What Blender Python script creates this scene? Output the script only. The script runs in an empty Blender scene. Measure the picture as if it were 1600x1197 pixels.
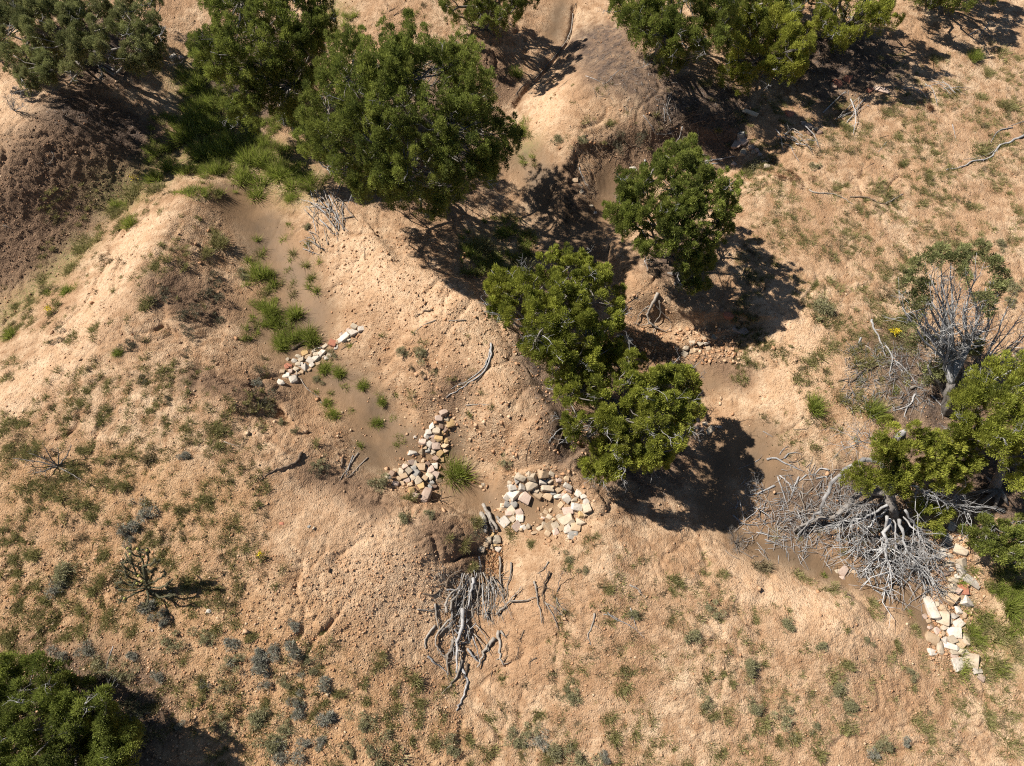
import bpy, bmesh, math, random
import numpy as np
R = math.radians
rng = np.random.default_rng(7)
random.seed(7)
S = bpy.context.scene
COL = S.collection

# ------------------------------------------------------------------ camera
CAM_H, TILT, F = 14.5, R(28), 1100.0
cd = bpy.data.cameras.new('camera'); cam = bpy.data.objects.new('camera', cd); COL.objects.link(cam)
cam.location = (0, 0, CAM_H); cam.rotation_euler = (TILT, 0, 0)
cd.sensor_fit = 'HORIZONTAL'; cd.angle = 2*math.atan(800/F); cd.clip_end = 3000; cd.clip_start = .1
S.camera = cam
# ------------------------------------------------------------------ light
SUN_EL = R(48); SDIR = np.array([.93, -.36]); SDIR /= np.linalg.norm(SDIR)      # way the shadows fall
w = bpy.data.worlds.new("World"); S.world = w; w.use_nodes = True
nt = w.node_tree
sky = nt.nodes.new('ShaderNodeTexSky'); sky.sky_type = 'NISHITA'; sky.sun_disc = False
sky.sun_elevation = SUN_EL; sky.sun_rotation = math.atan2(-SDIR[0], -SDIR[1])
sky.altitude = 1900
nt.links.new(sky.outputs[0], nt.nodes['Background'].inputs[0]); nt.nodes['Background'].inputs[1].default_value = .05
sd = bpy.data.lights.new('sun', 'SUN'); sd.energy = 5; sd.angle = R(.5); sd.color = (1, .965, .91)
sun = bpy.data.objects.new('sun', sd); COL.objects.link(sun)
from mathutils import Vector, Matrix
sv = Vector((SDIR[0]*math.cos(SUN_EL), SDIR[1]*math.cos(SUN_EL), -math.sin(SUN_EL)))
sun.rotation_euler = sv.to_track_quat('-Z', 'Y').to_euler()
S.view_settings.view_transform = 'Standard'; S.view_settings.look = 'None'
S.view_settings.exposure = .73; S.view_settings.gamma = 1
S.render.engine = 'CYCLES'
S.cycles.max_bounces = 5; S.cycles.diffuse_bounces = 1; S.cycles.filter_width = 1.1; S.cycles.use_denoising = False; S.cycles.transmission_bounces = 3

# ------------------------------------------------------------------ picture <-> ground
UP = np.array([0, math.cos(TILT), math.sin(TILT)]); FW = np.array([0, math.sin(TILT), -math.cos(TILT)])
def rays(px, py):
    px = np.asarray(px, float); py = np.asarray(py, float)
    d = FW*F + np.stack([px-800, 0*px, 0*px], -1) + UP*(598.5-py)[..., None]
    return d/np.linalg.norm(d, axis=-1, keepdims=True)
CP = np.array([0, 0, CAM_H])
def on_plane(px, py, z):
    d = rays(px, py); t = (CAM_H-np.asarray(z, float))/-d[..., 2]
    return CP + d*t[..., None]
def project(P):
    P = np.asarray(P, float)-CP
    dz = P@FW
    return 800+F*P[..., 0]/dz, 598.5-F*(P@UP)/dz

# ------------------------------------------------------------------ noise
_perm = np.random.default_rng(3).permutation(4096)
def perlin(x, y, seed=0):
    x = x+seed*17.13; y = y+seed*31.7
    xi = np.floor(x).astype(np.int64); yi = np.floor(y).astype(np.int64); xf = x-xi; yf = y-yi
    def g(ix, iy, dx, dy):
        h = _perm[(_perm[ix & 4095]+iy) & 4095]*(2*math.pi/4096)
        return np.cos(h)*dx+np.sin(h)*dy
    u = xf*xf*xf*(xf*(xf*6-15)+10); v = yf*yf*yf*(yf*(yf*6-15)+10)
    a = g(xi, yi, xf, yf); b = g(xi+1, yi, xf-1, yf); c = g(xi, yi+1, xf, yf-1); d = g(xi+1, yi+1, xf-1, yf-1)
    return (a+(b-a)*u)+((c+(d-c)*u)-(a+(b-a)*u))*v
def fbm(x, y, f, n=3, seed=0, ridged=False):
    s = 0; a = 1
    for k in range(n):
        p = perlin(x*f, y*f, seed+k)
        s = s+a*((.35-np.abs(p)) if ridged else p); a *= .5; f *= 2.1
    return s

# ------------------------------------------------------------------ terrain
CTRL = [(-150,60,1.0),(-120,180,1.1),(0,180,1.1),(70,170,1.05),(60,225,.95),(0,265,.95),(-120,300,1.),(95,200,.95),(130,170,.75),(150,130,.6),(60,60,.9),(0,60,1.0),
(185,300,-.35),(140,350,-.35),(90,400,-.35),(0,470,-.4),(-120,560,-.4),(-120,700,.4),(260,250,-.4),(330,220,-.4),(400,230,-.4),(300,130,-.2),(330,90,0),(290,50,.3),(350,280,-.35),
(200,180,.1),(230,300,-.2),(150,390,-.2),(50,480,-.22),(315,300,.25),(280,350,.42),(240,400,.6),(210,470,.6),(130,540,.5),(50,600,.45),(0,640,.45),(180,420,.35),(110,480,.15),
(330,360,.0),(290,420,.35),(330,470,-.05),(360,420,-.25),(330,540,.2),(270,560,.42),(410,640,-.05),(480,650,-.5),(500,710,-.1),(440,700,.25),(380,620,.25),(300,700,.5),(440,760,.1),(480,745,0),(540,765,-.25),(600,790,-.3),
(400,330,-.45),(380,300,-.4),(430,400,-.5),(455,440,-.5),(480,510,-.55),(440,540,-.5),(500,590,-.65),(560,620,-.7),(590,690,-.8),(640,700,-.82),(620,640,-.75),(560,700,-.65),(400,470,-.4),(390,530,-.35),
(720,760,-1.05),(700,720,-1.05),(750,790,-1.1),(760,725,-1.0),(810,810,-1.0),(690,770,-1.0),
(500,370,-.1),(480,330,-.3),(560,400,.1),(620,440,.25),(560,480,-.05),(525,480,-.35),(660,500,.28),(720,470,.33),(740,530,.3),(640,560,.1),(600,570,-.35),(690,600,.1),(660,640,-.5),(780,600,.25),(760,660,-.05),(720,650,-.4),(740,690,-.7),(820,640,.15),(850,690,.05),(800,720,-.5),(860,725,-.4),(900,740,-.4),(940,780,-.6),(860,790,-.95),(900,800,-.8),
(900,-80,0),(905,0,-.1),(880,60,-.3),(840,120,-.4),(800,190,-.5),(820,260,-.7),(860,330,-.8),(890,380,-.85),(800,380,-.8),(760,420,-.4),(740,350,-.6),(700,430,.15),(660,390,.0),(600,360,.0),(640,300,-.2),
(925,430,-.9),(960,550,-1.0),(1010,560,-1.0),(1080,565,-.9),(1120,620,-1),(1130,700,-1.1),(1080,780,-1.2),(1130,820,-1.2),(1200,850,-1.25),(1300,890,-1.3),(1400,930,-1.35),(1450,950,-1.3),(1530,960,-1.3),(1000,810,-.9),(960,840,-.7),(1000,650,-.9),(870,560,-.6),(940,720,-.7),
(650,240,-.2),(560,250,-.3),(480,250,-.4),(560,120,.2),(600,30,.8),(560,-20,.9),(740,60,.5),(640,-90,1.1),(720,120,.1),(770,130,-.1),(400,60,.3),(450,-60,.7),(200,-60,1.0),
(860,190,.25),(900,130,.5),(950,110,.7),(920,170,.5),(870,230,0),(905,222,.15),(1000,170,.6),(1080,185,.3),(1150,180,.2),(960,195,.3),(950,270,-.5),(940,300,-.75),(1000,290,-.7),(1060,270,-.6),(1130,255,-.5),(970,340,-.8),(890,300,-.3),
(1040,400,-.1),(1000,460,-.15),(1010,420,-.1),(980,520,-.85),(1060,525,-.7),(1020,515,-.75),(1100,450,-.2),(1150,480,-.25),(1120,545,-.65),(930,380,-.75),(1040,340,-.3),
(1160,300,0),(1250,215,.1),(1300,180,.1),(1200,100,.32),(1100,60,.6),(1000,50,.75),(1300,60,.6),(1450,60,.5),(1620,50,.5),(1400,200,.2),(1620,200,.2),(1300,350,.1),(1500,350,.1),(1620,450,.1),(1250,480,0),(1200,560,-.4),(1300,600,-.2),(1400,600,-.2),(1180,640,-.7),(1250,700,-.7),(1200,760,-1),(1350,700,-.6),(1450,640,-.3),(1620,640,-.2),(1300,780,-1),(1450,800,-.9),(1620,800,-.7),(1620,920,-.85),(1540,880,-.95),(1750,700,-.3),(1750,1000,-.8),(1750,300,.3),(1750,0,.5),
(770,850,-1.12),(770,880,-1.2),(730,930,-1.2),(850,860,-.7),(950,880,-.55),(700,830,-.4),(640,805,-.3),(690,870,-.6),(715,850,-.65),(500,850,0),(600,900,-.35),(650,1000,-.9),(740,1050,-1.3),(830,950,-1.0),(900,1000,-.9),(1000,900,-.7),(1100,900,-.8),(1200,960,-.85),(1330,960,-.9),
(800,1230,-1.3),(1200,1170,-1.2),(1620,1150,-1.3),(400,1100,-.5),(200,1170,-.4),(-100,1170,-.3),(-100,900,.2),(200,850,.1),(350,850,.15),(400,950,-.1),(500,1000,-.35),(1400,1060,-1.2),(1000,1100,-1.1),(600,1150,-.8)]
cp = np.array(CTRL, float); cxy = on_plane(cp[:, 0], cp[:, 1], cp[:, 2])[:, :2]
mean = -.3
def mq(d2): return np.sqrt(d2+.12)
A = mq(((cxy[:, None]-cxy[None])**2).sum(-1))+np.eye(len(cp))*-.02
wts = np.linalg.solve(A, cp[:, 2]-mean)
gx0 = np.arange(-26, 26.01, .14); gy0 = np.arange(-8, 34.01, .14)
GX, GY = np.meshgrid(gx0, gy0); Z0 = np.zeros(GX.shape)
for k in range(GX.shape[0]):
    d2 = (GX[k][:, None]-cxy[None, :, 0])**2+(GY[k][:, None]-cxy[None, :, 1])**2
    Z0[k] = mq(d2)@wts+mean
# away from the measured part the heights settle
cx_, cy_ = np.abs(GX)/19., np.abs(GY-11.)/15.5
fade = 1/(1+np.maximum(0, np.maximum(cx_, cy_)-.9)**2*30)
Z0 = np.clip(Z0, -2, 2.2)*fade+(1-fade)*-.2
def bil(gx, gy, Z, x, y):
    x = np.clip(x, gx[0], gx[-1]-1e-6); y = np.clip(y, gy[0], gy[-1]-1e-6)
    i = np.clip(np.searchsorted(gx, x, 'right')-1, 0, len(gx)-2); j = np.clip(np.searchsorted(gy, y, 'right')-1, 0, len(gy)-2)
    u = (x-gx[i])/(gx[i+1]-gx[i]); v = (y-gy[j])/(gy[j+1]-gy[j])
    return (Z[j, i]*(1-u)+Z[j, i+1]*u)*(1-v)+(Z[j+1, i]*(1-u)+Z[j+1, i+1]*u)*v
def base_at(px, py):
    px = np.asarray(px, float); py = np.asarray(py, float); z = np.zeros(px.shape)
    for _ in range(25):
        P = on_plane(px, py, z); z = z*.5+.5*bil(gx0, gy0, Z0, P[..., 0], P[..., 1])
    return on_plane(px, py, z)
def seg_dist(X, Y, pts):
    """distance to a polyline, sign (left +), on flat arrays"""
    best = np.full(X.shape, 1e9); sg = np.zeros(X.shape)
    for (ax, ay), (bx, by) in zip(pts[:-1], pts[1:]):
        dx, dy = bx-ax, by-ay; L = dx*dx+dy*dy+1e-9
        t = np.clip(((X-ax)*dx+(Y-ay)*dy)/L, 0, 1)
        d = np.hypot(X-ax-t*dx, Y-ay-t*dy); m = d < best
        best = np.where(m, d, best); sg = np.where(m, np.sign(dx*(Y-ay)-dy*(X-ax)), sg)
    return best, sg
def wpl(pts):
    a = np.array(pts, float); return base_at(a[:, 0], a[:, 1])[:, :2]
# grid of the ground sheet: fine under the picture, coarser to the horizon
xs = np.arange(-17.6, 17.61, .033)
ys = [-1.6]
while ys[-1] < 23.5: ys.append(ys[-1]+.024+.00105*max(0, ys[-1]))
ys = np.array(ys)
def outer(a):
    o = []; s = .08; v = a
    while v < a+900: v += s; s *= 1.35; o.append(v)
    return np.array(o)
xs = np.concatenate([-outer(17.6)[::-1], xs, outer(17.6)])
ys = np.concatenate([(ys[0]-(outer(0)))[::-1], ys, outer(ys[-1])])
X, Y = np.meshgrid(xs, ys)
Z = bil(gx0, gy0, Z0, X, Y)
core = (np.abs(X) < 20) & (Y > -4) & (Y < 26)
Z = np.where(core, Z, Z+2.5*(perlin(X/40, Y/40, 5)+.3)*np.clip((np.hypot(X, Y-11)-24)/40, 0, 1))
Zf = Z[core]; Xf = X[core]; Yf = Y[core]
wob = .12*perlin(Xf*1.3, Yf*1.3, 9); wob2 = .12*perlin(Xf*1.3, Yf*1.3, 12)
def scarp(pts, drop, wd, L):      # high side on the left of the line
    global Zf
    p = wpl(pts); lo = p.min(0)-3*L; hi = p.max(0)+3*L
    m = (Xf > lo[0]) & (Xf < hi[0]) & (Yf > lo[1]) & (Yf < hi[1])
    d, s = seg_dist(Xf[m]+wob[m], Yf[m]+wob2[m], p)
    Zf[m] += drop*.5*np.tanh(s*d/wd)*np.exp(-(d/L)**2)
def crease(pts, dep, wd):
    global Zf
    p = wpl(pts); lo = p.min(0)-3*wd; hi = p.max(0)+3*wd
    m = (Xf > lo[0]) & (Xf < hi[0]) & (Yf > lo[1]) & (Yf < hi[1])
    d, s = seg_dist(Xf[m]+wob[m]*.5, Yf[m]+wob2[m]*.5, p)
    Zf[m] -= dep*np.exp(-(d/wd)**2)
scarp([(870,285),(893,245),(905,232),(960,222),(1010,212),(1060,205),(1140,215)], .16, .08, .4)
scarp([(885,350),(885,310),(893,262)], .15, .08, .3)
scarp([(955,395),(968,440),(985,470),(1040,492),(1100,500),(1170,500)], .4, .1, .4)
scarp([(975,520),(1000,545),(1060,548),(1110,530),(1150,512)], .18, .06, .25)
scarp([(930,770),(905,735),(880,680),(865,640),(830,590)], .12, .1, .4)
scarp([(760,480),(735,440),(700,430),(620,410),(590,370)], .2, .12, .5)
scarp([(640,812),(700,838),(742,860)], .0, .1, .4)
scarp([(245,400),(300,440),(345,480),(350,520)], .12, .12, .5)
scarp([(275,520),(330,560),(400,590),(440,640)], .3, .1, .45)
scarp([(440,680),(510,735),(560,765),(650,782),(745,812)], .0, .1, .4)
scarp([(610,790),(655,800),(700,815),(742,846)], .06, .1, .35)
scarp([(745,812),(700,790),(660,785),(600,775)], .12, .08, .3)
scarp([(690,480),(640,520),(610,560),(640,620)], .14, .1, .4)
scarp([(840,650),(800,690),(780,740)], .12, .06, .3)
scarp([(910,700),(880,730),(800,740)], .14, .05, .25)
crease([(898,10),(893,40),(885,68),(866,92),(848,112),(822,140),(806,165)], .14, .09)
crease([(345,480),(310,560),(300,640)], .05, .12)
crease([(1160,850),(1250,880),(1340,905),(1430,940)], .06, .35)
crease([(740,470),(700,520),(680,560)], .03, .06)
crease([(1200,900),(1180,960),(1190,1050),(1210,1150)], .05, .16)
crease([(280,350),(240,420),(250,500)], .04, .08)

# ground cover and some painted-in shade by place (0..1), on the ground itself
MASK = {}
def mask(name, items):
    M = np.zeros(Xf.shape)
    for pts, rad in items:
        if len(pts) == 1: pts = [pts[0], (pts[0][0]+1, pts[0][1])]
        p = wpl(pts); lo = p.min(0)-2.2*rad-.4; hi = p.max(0)+2.2*rad+.4
        m = (Xf > lo[0]) & (Xf < hi[0]) & (Yf > lo[1]) & (Yf < hi[1])
        d, _ = seg_dist(Xf[m]+wob[m], Yf[m]+wob2[m], p)
        M[m] = np.maximum(M[m], 1/(1+np.exp((d-rad)/(.09+.10*rad))))
    MASK[name] = M
mask('silt', [([(370,310),(410,360),(450,430),(480,500),(470,545)], .75), ([(395,480),(420,530),(450,560)], .3),
 ([(500,580),(560,620),(610,690),(640,700)], .62), ([(560,640),(590,720)], .4), ([(700,700),(715,760),(750,775),(790,790)], .42), ([(822,788),(848,800)], .46),
 ([(920,420),(910,380),(930,330),(985,310),(950,290)], .5), ([(1130,700),(1110,780),(1160,840),(1290,885),(1400,925),(1450,970)], .4), ([(1180,700),(1200,740)], .6),
 ([(820,250),(860,320),(890,390)], .5), ([(1040,560),(1110,600)], .25), ([(880,0),(860,60)], .25)])
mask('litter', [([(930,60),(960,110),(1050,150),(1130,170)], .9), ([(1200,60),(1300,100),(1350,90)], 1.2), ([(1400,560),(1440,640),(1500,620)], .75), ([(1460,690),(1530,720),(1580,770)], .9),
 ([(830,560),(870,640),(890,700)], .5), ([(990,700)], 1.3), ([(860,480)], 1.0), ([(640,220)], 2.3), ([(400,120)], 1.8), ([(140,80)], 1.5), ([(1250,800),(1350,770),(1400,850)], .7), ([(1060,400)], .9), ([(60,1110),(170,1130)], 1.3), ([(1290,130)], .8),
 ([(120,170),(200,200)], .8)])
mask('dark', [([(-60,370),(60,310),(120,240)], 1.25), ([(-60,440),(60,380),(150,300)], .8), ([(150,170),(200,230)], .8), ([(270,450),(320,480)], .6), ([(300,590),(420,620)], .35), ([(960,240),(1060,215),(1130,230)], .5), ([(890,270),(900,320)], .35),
 ([(680,830),(730,870)], .45), ([(560,775),(590,790)], .3), ([(770,100),(790,140)], .5), ([(1100,560),(1160,590)], .3), ([(990,545),(1040,560)], .2), ([(490,740),(560,760)], .3), ([(700,620),(720,600)], .3)])  # brown soil, plus shade of slopes turned from the sun, put into the colour
mask('green', [([(190,310),(270,260),(330,230),(420,250),(470,290)], .75), ([(130,385),(60,450),(0,500)], .4), ([(300,120),(330,160)], .8), ([(1580,920),(1600,940)], .3), ([(1570,1000),(1600,1030)], .3), ([(760,380),(800,420)], .5), ([(520,0),(530,40)], .3), ([(820,230)], .3)])
mask('grit', [([(100,1000),(450,1120)], 2.2), ([(0,760),(200,760),(350,800)], .8), ([(400,1200),(0,1200)], 2.0), ([(500,1170),(700,1190)], .8), ([(960,540),(1040,560)], .3), ([(770,850),(768,890)], .2)])
mask('pale', [([(560,400),(640,460),(740,480),(790,560)], .75), ([(220,360),(180,430),(90,560),(0,640)], .6), ([(600,880),(560,960),(640,900)], 1.0), ([(860,150),(850,200)], .5), ([(1210,470),(1260,560),(1220,620)], .6), ([(1160,900),(1300,960),(1380,970)], .5), ([(0,150),(60,200)], .8), ([(500,780),(640,820)], .25)])
sm = 1-.85*MASK['silt']
rough = sm*(1-.45*MASK['pale']*0)*(1+.5*MASK['dark'])
gy_, gx_ = np.gradient(Z0, .14); steep = np.clip(bil(gx0, gy0, np.hypot(gx_, gy_), Xf, Yf)*1.6-.25, 0, 1)
rough = rough*(1+.25*steep)
bump = (.055*fbm(Xf, Yf, .9, 2, 21)+.020*fbm(Xf, Yf, 2.3, 2, 31, True)+.018*fbm(Xf, Yf, 5.2, 2, 41)+.012*perlin(Xf*14, Yf*14, 44))
sx, sy = Xf*.85+Yf*.5, -Xf*.5+Yf*.85
patch = np.clip(.5+1.6*perlin(Xf*.45, Yf*.45, 71), .15, 1.3)
bump += .007*fbm(sx*.7, sy*2.2, 3., 2, 51, True)*patch
wx, wy = Xf+.5*perlin(Xf*.8, Yf*.8, 201), Yf+.5*perlin(Xf*.8, Yf*.8, 202)
for f_, a_, w_ in ((.75, .055, .045), (1.9, .03, .06)):
    p_ = perlin(wx*f_, wy*f_, 210); bump -= a_*np.exp(-(p_/w_)**2)*np.clip(perlin(Xf*.5, Yf*.5, 212)*2+.25+.25*steep, 0, 1)
p_ = perlin(wx*3.1, wy*3.1, 215); bump += .016*np.tanh((p_-.12)/.05)*np.clip(.45*steep+.7*perlin(Xf*.7, Yf*.7, 216), 0, 1)*.8
clod = np.maximum(0, perlin(Xf*12.5+.6*perlin(Xf*5, Yf*5, 3), Yf*12.5, 61)-.15)*.06*np.clip(.6+2*perlin(Xf*1.9, Yf*1.9, 68), .1, 1.6)+np.maximum(0, perlin(Xf*7.3, Yf*7.3, 66)-.28)*.10*np.clip(.5+3*perlin(Xf*1.1, Yf*1.1, 69), 0, 1.6)
bump += clod*(.5+patch*.7)
Zf = Zf+bump*rough+.012*fbm(Xf, Yf, .8, 2, 81)
Z[core] = Zf
Hgx, Hgy, HZ = xs, ys, Z
def H(x, y): return bil(Hgx, Hgy, HZ, np.asarray(x, float), np.asarray(y, float))
def at(px, py):
    px = np.asarray(px, float); py = np.asarray(py, float)
    z = base_at(px, py)[..., 2]
    for _ in range(12):
        P = on_plane(px, py, z); z = z*.5+.5*H(P[..., 0], P[..., 1])
    P = on_plane(px, py, z); P[..., 2] = H(P[..., 0], P[..., 1])
    return P

# ------------------------------------------------------------------ mesh building
def make_mesh(name, V, polys, mats, tint=None, smooth=False):
    """polys: list of int arrays (M,k)"""
    me = bpy.data.meshes.new(name)
    V = np.asarray(V, np.float32); me.vertices.add(len(V)); me.vertices.foreach_set('co', V.ravel())
    idx = np.concatenate([p.ravel() for p in polys]).astype(np.int32)
    cnt = np.concatenate([np.full(len(p), p.shape[1]) for p in polys])
    st = np.concatenate([[0], np.cumsum(cnt)[:-1]]).astype(np.int32)
    me.loops.add(len(idx)); me.loops.foreach_set('vertex_index', idx)
    me.polygons.add(len(cnt)); me.polygons.foreach_set('loop_start', st)
    try: me.polygons.foreach_set('loop_total', cnt.astype(np.int32))
    except Exception: pass
    if smooth: me.polygons.foreach_set('use_smooth', np.ones(len(cnt), bool))
    if tint is not None:
        a = me.attributes.new('tint', 'FLOAT_COLOR', 'POINT')
        c = np.ones((len(V), 4), np.float32); c[:, :tint.shape[1]] = tint
        a.data.foreach_set('color', c.ravel())
    for m in (mats if isinstance(mats, (list, tuple)) else [mats]): me.materials.append(m)
    me.update(calc_edges=True)
    return me
def link(name, me, loc=(0, 0, 0), parent=None):
    o = bpy.data.objects.new(name, me); COL.objects.link(o); o.location = loc
    if parent is not None: o.parent = parent
    return o
def tag(o, label=None, cat=None, group=None, kind=None):
    if label: o['label'] = label
    if cat: o['category'] = cat
    if group: o['group'] = group
    if kind: o['kind'] = kind
    return o
def thing(name, loc, label, cat, group=None):
    return tag(link(name, None, loc), label, cat, group)
class MB:
    def __init__(s): s.V = []; s.F3 = []; s.F4 = []; s.n = 0
    def add(s, V, F3=None, F4=None):
        s.V.append(V)
        if F3 is not None and len(F3): s.F3.append(np.asarray(F3)+s.n)
        if F4 is not None and len(F4): s.F4.append(np.asarray(F4)+s.n)
        s.n += len(V)
    def tube(s, P, rad, k=6, cap=True):
        P = np.asarray(P, float); n = len(P); rad = np.broadcast_to(np.asarray(rad, float), (n,))
        T = np.gradient(P, axis=0); T /= np.linalg.norm(T, axis=1, keepdims=True)+1e-9
        ref = np.array([0, 0, 1.]) if abs(T[0][2]) < .9 else np.array([1., 0, 0])
        U = np.cross(T, ref); U /= np.linalg.norm(U, axis=1, keepdims=True)+1e-9; W = np.cross(T, U)
        a = np.arange(k)*2*math.pi/k
        V = P[:, None]+rad[:, None, None]*(np.cos(a)[None, :, None]*U[:, None]+np.sin(a)[None, :, None]*W[:, None])
        V = V.reshape(-1, 3); i = np.arange(n-1)[:, None]*k; j = np.arange(k)[None]; j2 = (j+1) % k
        F4 = np.stack([i+j, i+j2, i+k+j2, i+k+j], -1).reshape(-1, 4)
        V = np.concatenate([V, P[:1]-T[:1]*rad[0]*.4, P[-1:]+T[-1:]*rad[-1]*.4])
        jj = np.arange(k); c0 = n*k
        F3 = np.concatenate([np.stack([(jj+1) % k, jj, np.full(k, c0)], -1), np.stack([(n-1)*k+jj, (n-1)*k+(jj+1) % k, np.full(k, c0+1)], -1)])
        s.add(V, F3, F4)
    def mesh(s, name, mat, org=(0, 0, 0), smooth=True):
        V = np.concatenate(s.V)-np.asarray(org, float); polys = []
        if s.F3: polys.append(np.concatenate(s.F3))
        if s.F4: polys.append(np.concatenate(s.F4))
        return make_mesh(name, V, polys, mat, smooth=smooth)
def smooth_path(P, n=4, jit=0.):
    P = np.asarray(P, float)
    if len(P) < 3: 
        t = np.linspace(0, 1, max(4, n))[:, None]; Q = P[0]*(1-t)+P[-1]*t
    else:
        Q = []
        PP = np.concatenate([[2*P[0]-P[1]], P, [2*P[-1]-P[-2]]])
        for i in range(1, len(PP)-2):
            for t in np.arange(n)/n:
                a, b, c, d = PP[i-1:i+3]
                Q.append(.5*((2*b)+(c-a)*t+(2*a-5*b+4*c-d)*t*t+(3*b-a-3*c+d)*t**3))
        Q.append(P[-1]); Q = np.array(Q)
    if jit: Q[1:-1] += rng.normal(0, jit, Q[1:-1].shape)
    return Q

# ------------------------------------------------------------------ materials
def mat(name):
    m = bpy.data.materials.new(name); m.use_nodes = True; t = m.node_tree
    b = t.nodes['Principled BSDF']; b.inputs['Roughness'].default_value = .9
    b.inputs['Specular IOR Level'].default_value = .15
    return m, t, b
def N(t, k, **kw):
    n = t.nodes.new(k)
    for a, v in kw.items():
        if hasattr(n, a): setattr(n, a, v)
        else: n.inputs[a.replace('_', ' ')].default_value = v
    return n
def mixc(t, fac, a, b, mode='MIX'):
    n = t.nodes.new('ShaderNodeMix'); n.data_type = 'RGBA'; n.blend_type = mode
    for s, v in ((0, fac), (6, a), (7, b)):
        if hasattr(v, 'is_output') or isinstance(v, bpy.types.NodeSocket): t.links.new(v, n.inputs[s])
        else: n.inputs[s].default_value = v if s == 0 else (*v, 1)
    return n.outputs[2]
def ramp(t, src, lo, hi, a=0., b=1.):
    n = t.nodes.new('ShaderNodeMapRange'); t.links.new(src, n.inputs[0])
    for i, v in enumerate((lo, hi, a, b)): n.inputs[i+1].default_value = v
    return n.outputs[0]
def noise(t, scale, detail=4, rough=.6, vec=None):
    n = N(t, 'ShaderNodeTexNoise'); n.inputs['Scale'].default_value = scale; n.inputs['Detail'].default_value = detail; n.inputs['Roughness'].default_value = rough
    if vec is not None: t.links.new(vec, n.inputs['Vector'])
    return n.outputs['Fac']
def lin(r, g, b):
    f = lambda c: ((c/255+.055)/1.055)**2.4 if c > 10 else c/255/12.92
    return (f(r), f(g), f(b))
G = .82
def soil(r, g, b): c = lin(r, g, b); return (c[0]*G*.895, c[1]*G*.95, c[2]*G*.945)

m, t, b = mat('desert_soil'); MAT_GROUND = m
geo = N(t, 'ShaderNodeNewGeometry'); pos = geo.outputs['Position']
def attr(n):
    a = t.nodes.new('ShaderNodeAttribute'); a.attribute_name = n; return a.outputs['Fac']
n1 = noise(t, .55, 5, .6, pos); n2 = noise(t, 3.2, 6, .65, pos); n3 = noise(t, 17, 5, .7, pos); n4 = noise(t, 60, 3, .7, pos)
c = mixc(t, ramp(t, n1, .38, .62), soil(196, 152, 116), soil(226, 188, 152))
c = mixc(t, ramp(t, n2, .38, .62), c, soil(174, 132, 98))
c = mixc(t, attr('pale'), c, mixc(t, ramp(t, n2, .35, .6), soil(232, 192, 156), soil(215, 170, 132)))
c = mixc(t, attr('grit'), c, mixc(t, ramp(t, n2, .4, .6), soil(206, 162, 122), soil(186, 140, 100)))
c = mixc(t, ramp(t, n3, .50, .70, 0, .8), c, soil(150, 108, 76))
c = mixc(t, ramp(t, n4, .58, .72, 0, .6), c, soil(236, 205, 172))
c = mixc(t, ramp(t, n4, .42, .3, 0, .5), c, soil(128, 88, 60))
ds = mixc(t, ramp(t, n3, .4, .65), soil(118, 90, 70), soil(156, 122, 96))  # brown bank soil with slope shade mixed into its tone
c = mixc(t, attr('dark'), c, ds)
si = mixc(t, ramp(t, n1, .4, .6), soil(148, 114, 84), soil(112, 89, 68))
si = mixc(t, ramp(t, n2, .5, .75, 0, .6), si, soil(134, 106, 80))
a = attr('silt'); c = mixc(t, a, c, si)
gr = mixc(t, ramp(t, n2, .4, .62), soil(116, 112, 66), soil(160, 140, 92))
k = t.nodes.new('ShaderNodeMath'); k.operation = 'MULTIPLY'; t.links.new(attr('green'), k.inputs[0]); t.links.new(ramp(t, n3, .35, .6), k.inputs[1])
c = mixc(t, k.outputs[0], c, gr)
li = mixc(t, ramp(t, n3, .38, .62), soil(72, 58, 50), soil(118, 98, 86))  # real duff, coloured darker to deepen the shade under the crowns
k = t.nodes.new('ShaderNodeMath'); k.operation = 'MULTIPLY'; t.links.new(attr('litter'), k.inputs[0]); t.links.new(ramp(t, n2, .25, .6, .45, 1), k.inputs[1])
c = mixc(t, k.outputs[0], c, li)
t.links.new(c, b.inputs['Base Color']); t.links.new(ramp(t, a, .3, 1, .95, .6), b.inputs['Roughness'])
vor = N(t, 'ShaderNodeTexVoronoi'); vor.inputs['Scale'].default_value = 34; t.links.new(pos, vor.inputs['Vector'])
hs = t.nodes.new('ShaderNodeMath'); hs.operation = 'SUBTRACT'; t.links.new(n3, hs.inputs[0]); 
hm = t.nodes.new('ShaderNodeMath'); hm.operation = 'MULTIPLY'; t.links.new(vor.outputs['Distance'], hm.inputs[0]); hm.inputs[1].default_value = .45; t.links.new(hm.outputs[0], hs.inputs[1])
hm2 = t.nodes.new('ShaderNodeMath'); hm2.operation = 'MULTIPLY'; t.links.new(hs.outputs[0], hm2.inputs[0]); t.links.new(ramp(t, a, 0, 1, 1, .12), hm2.inputs[1])
bp = N(t, 'ShaderNodeBump'); bp.inputs['Strength'].default_value = .8; bp.inputs['Distance'].default_value = .045
t.links.new(hm2.outputs[0], bp.inputs['Height']); t.links.new(bp.outputs[0], b.inputs['Normal'])

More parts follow.
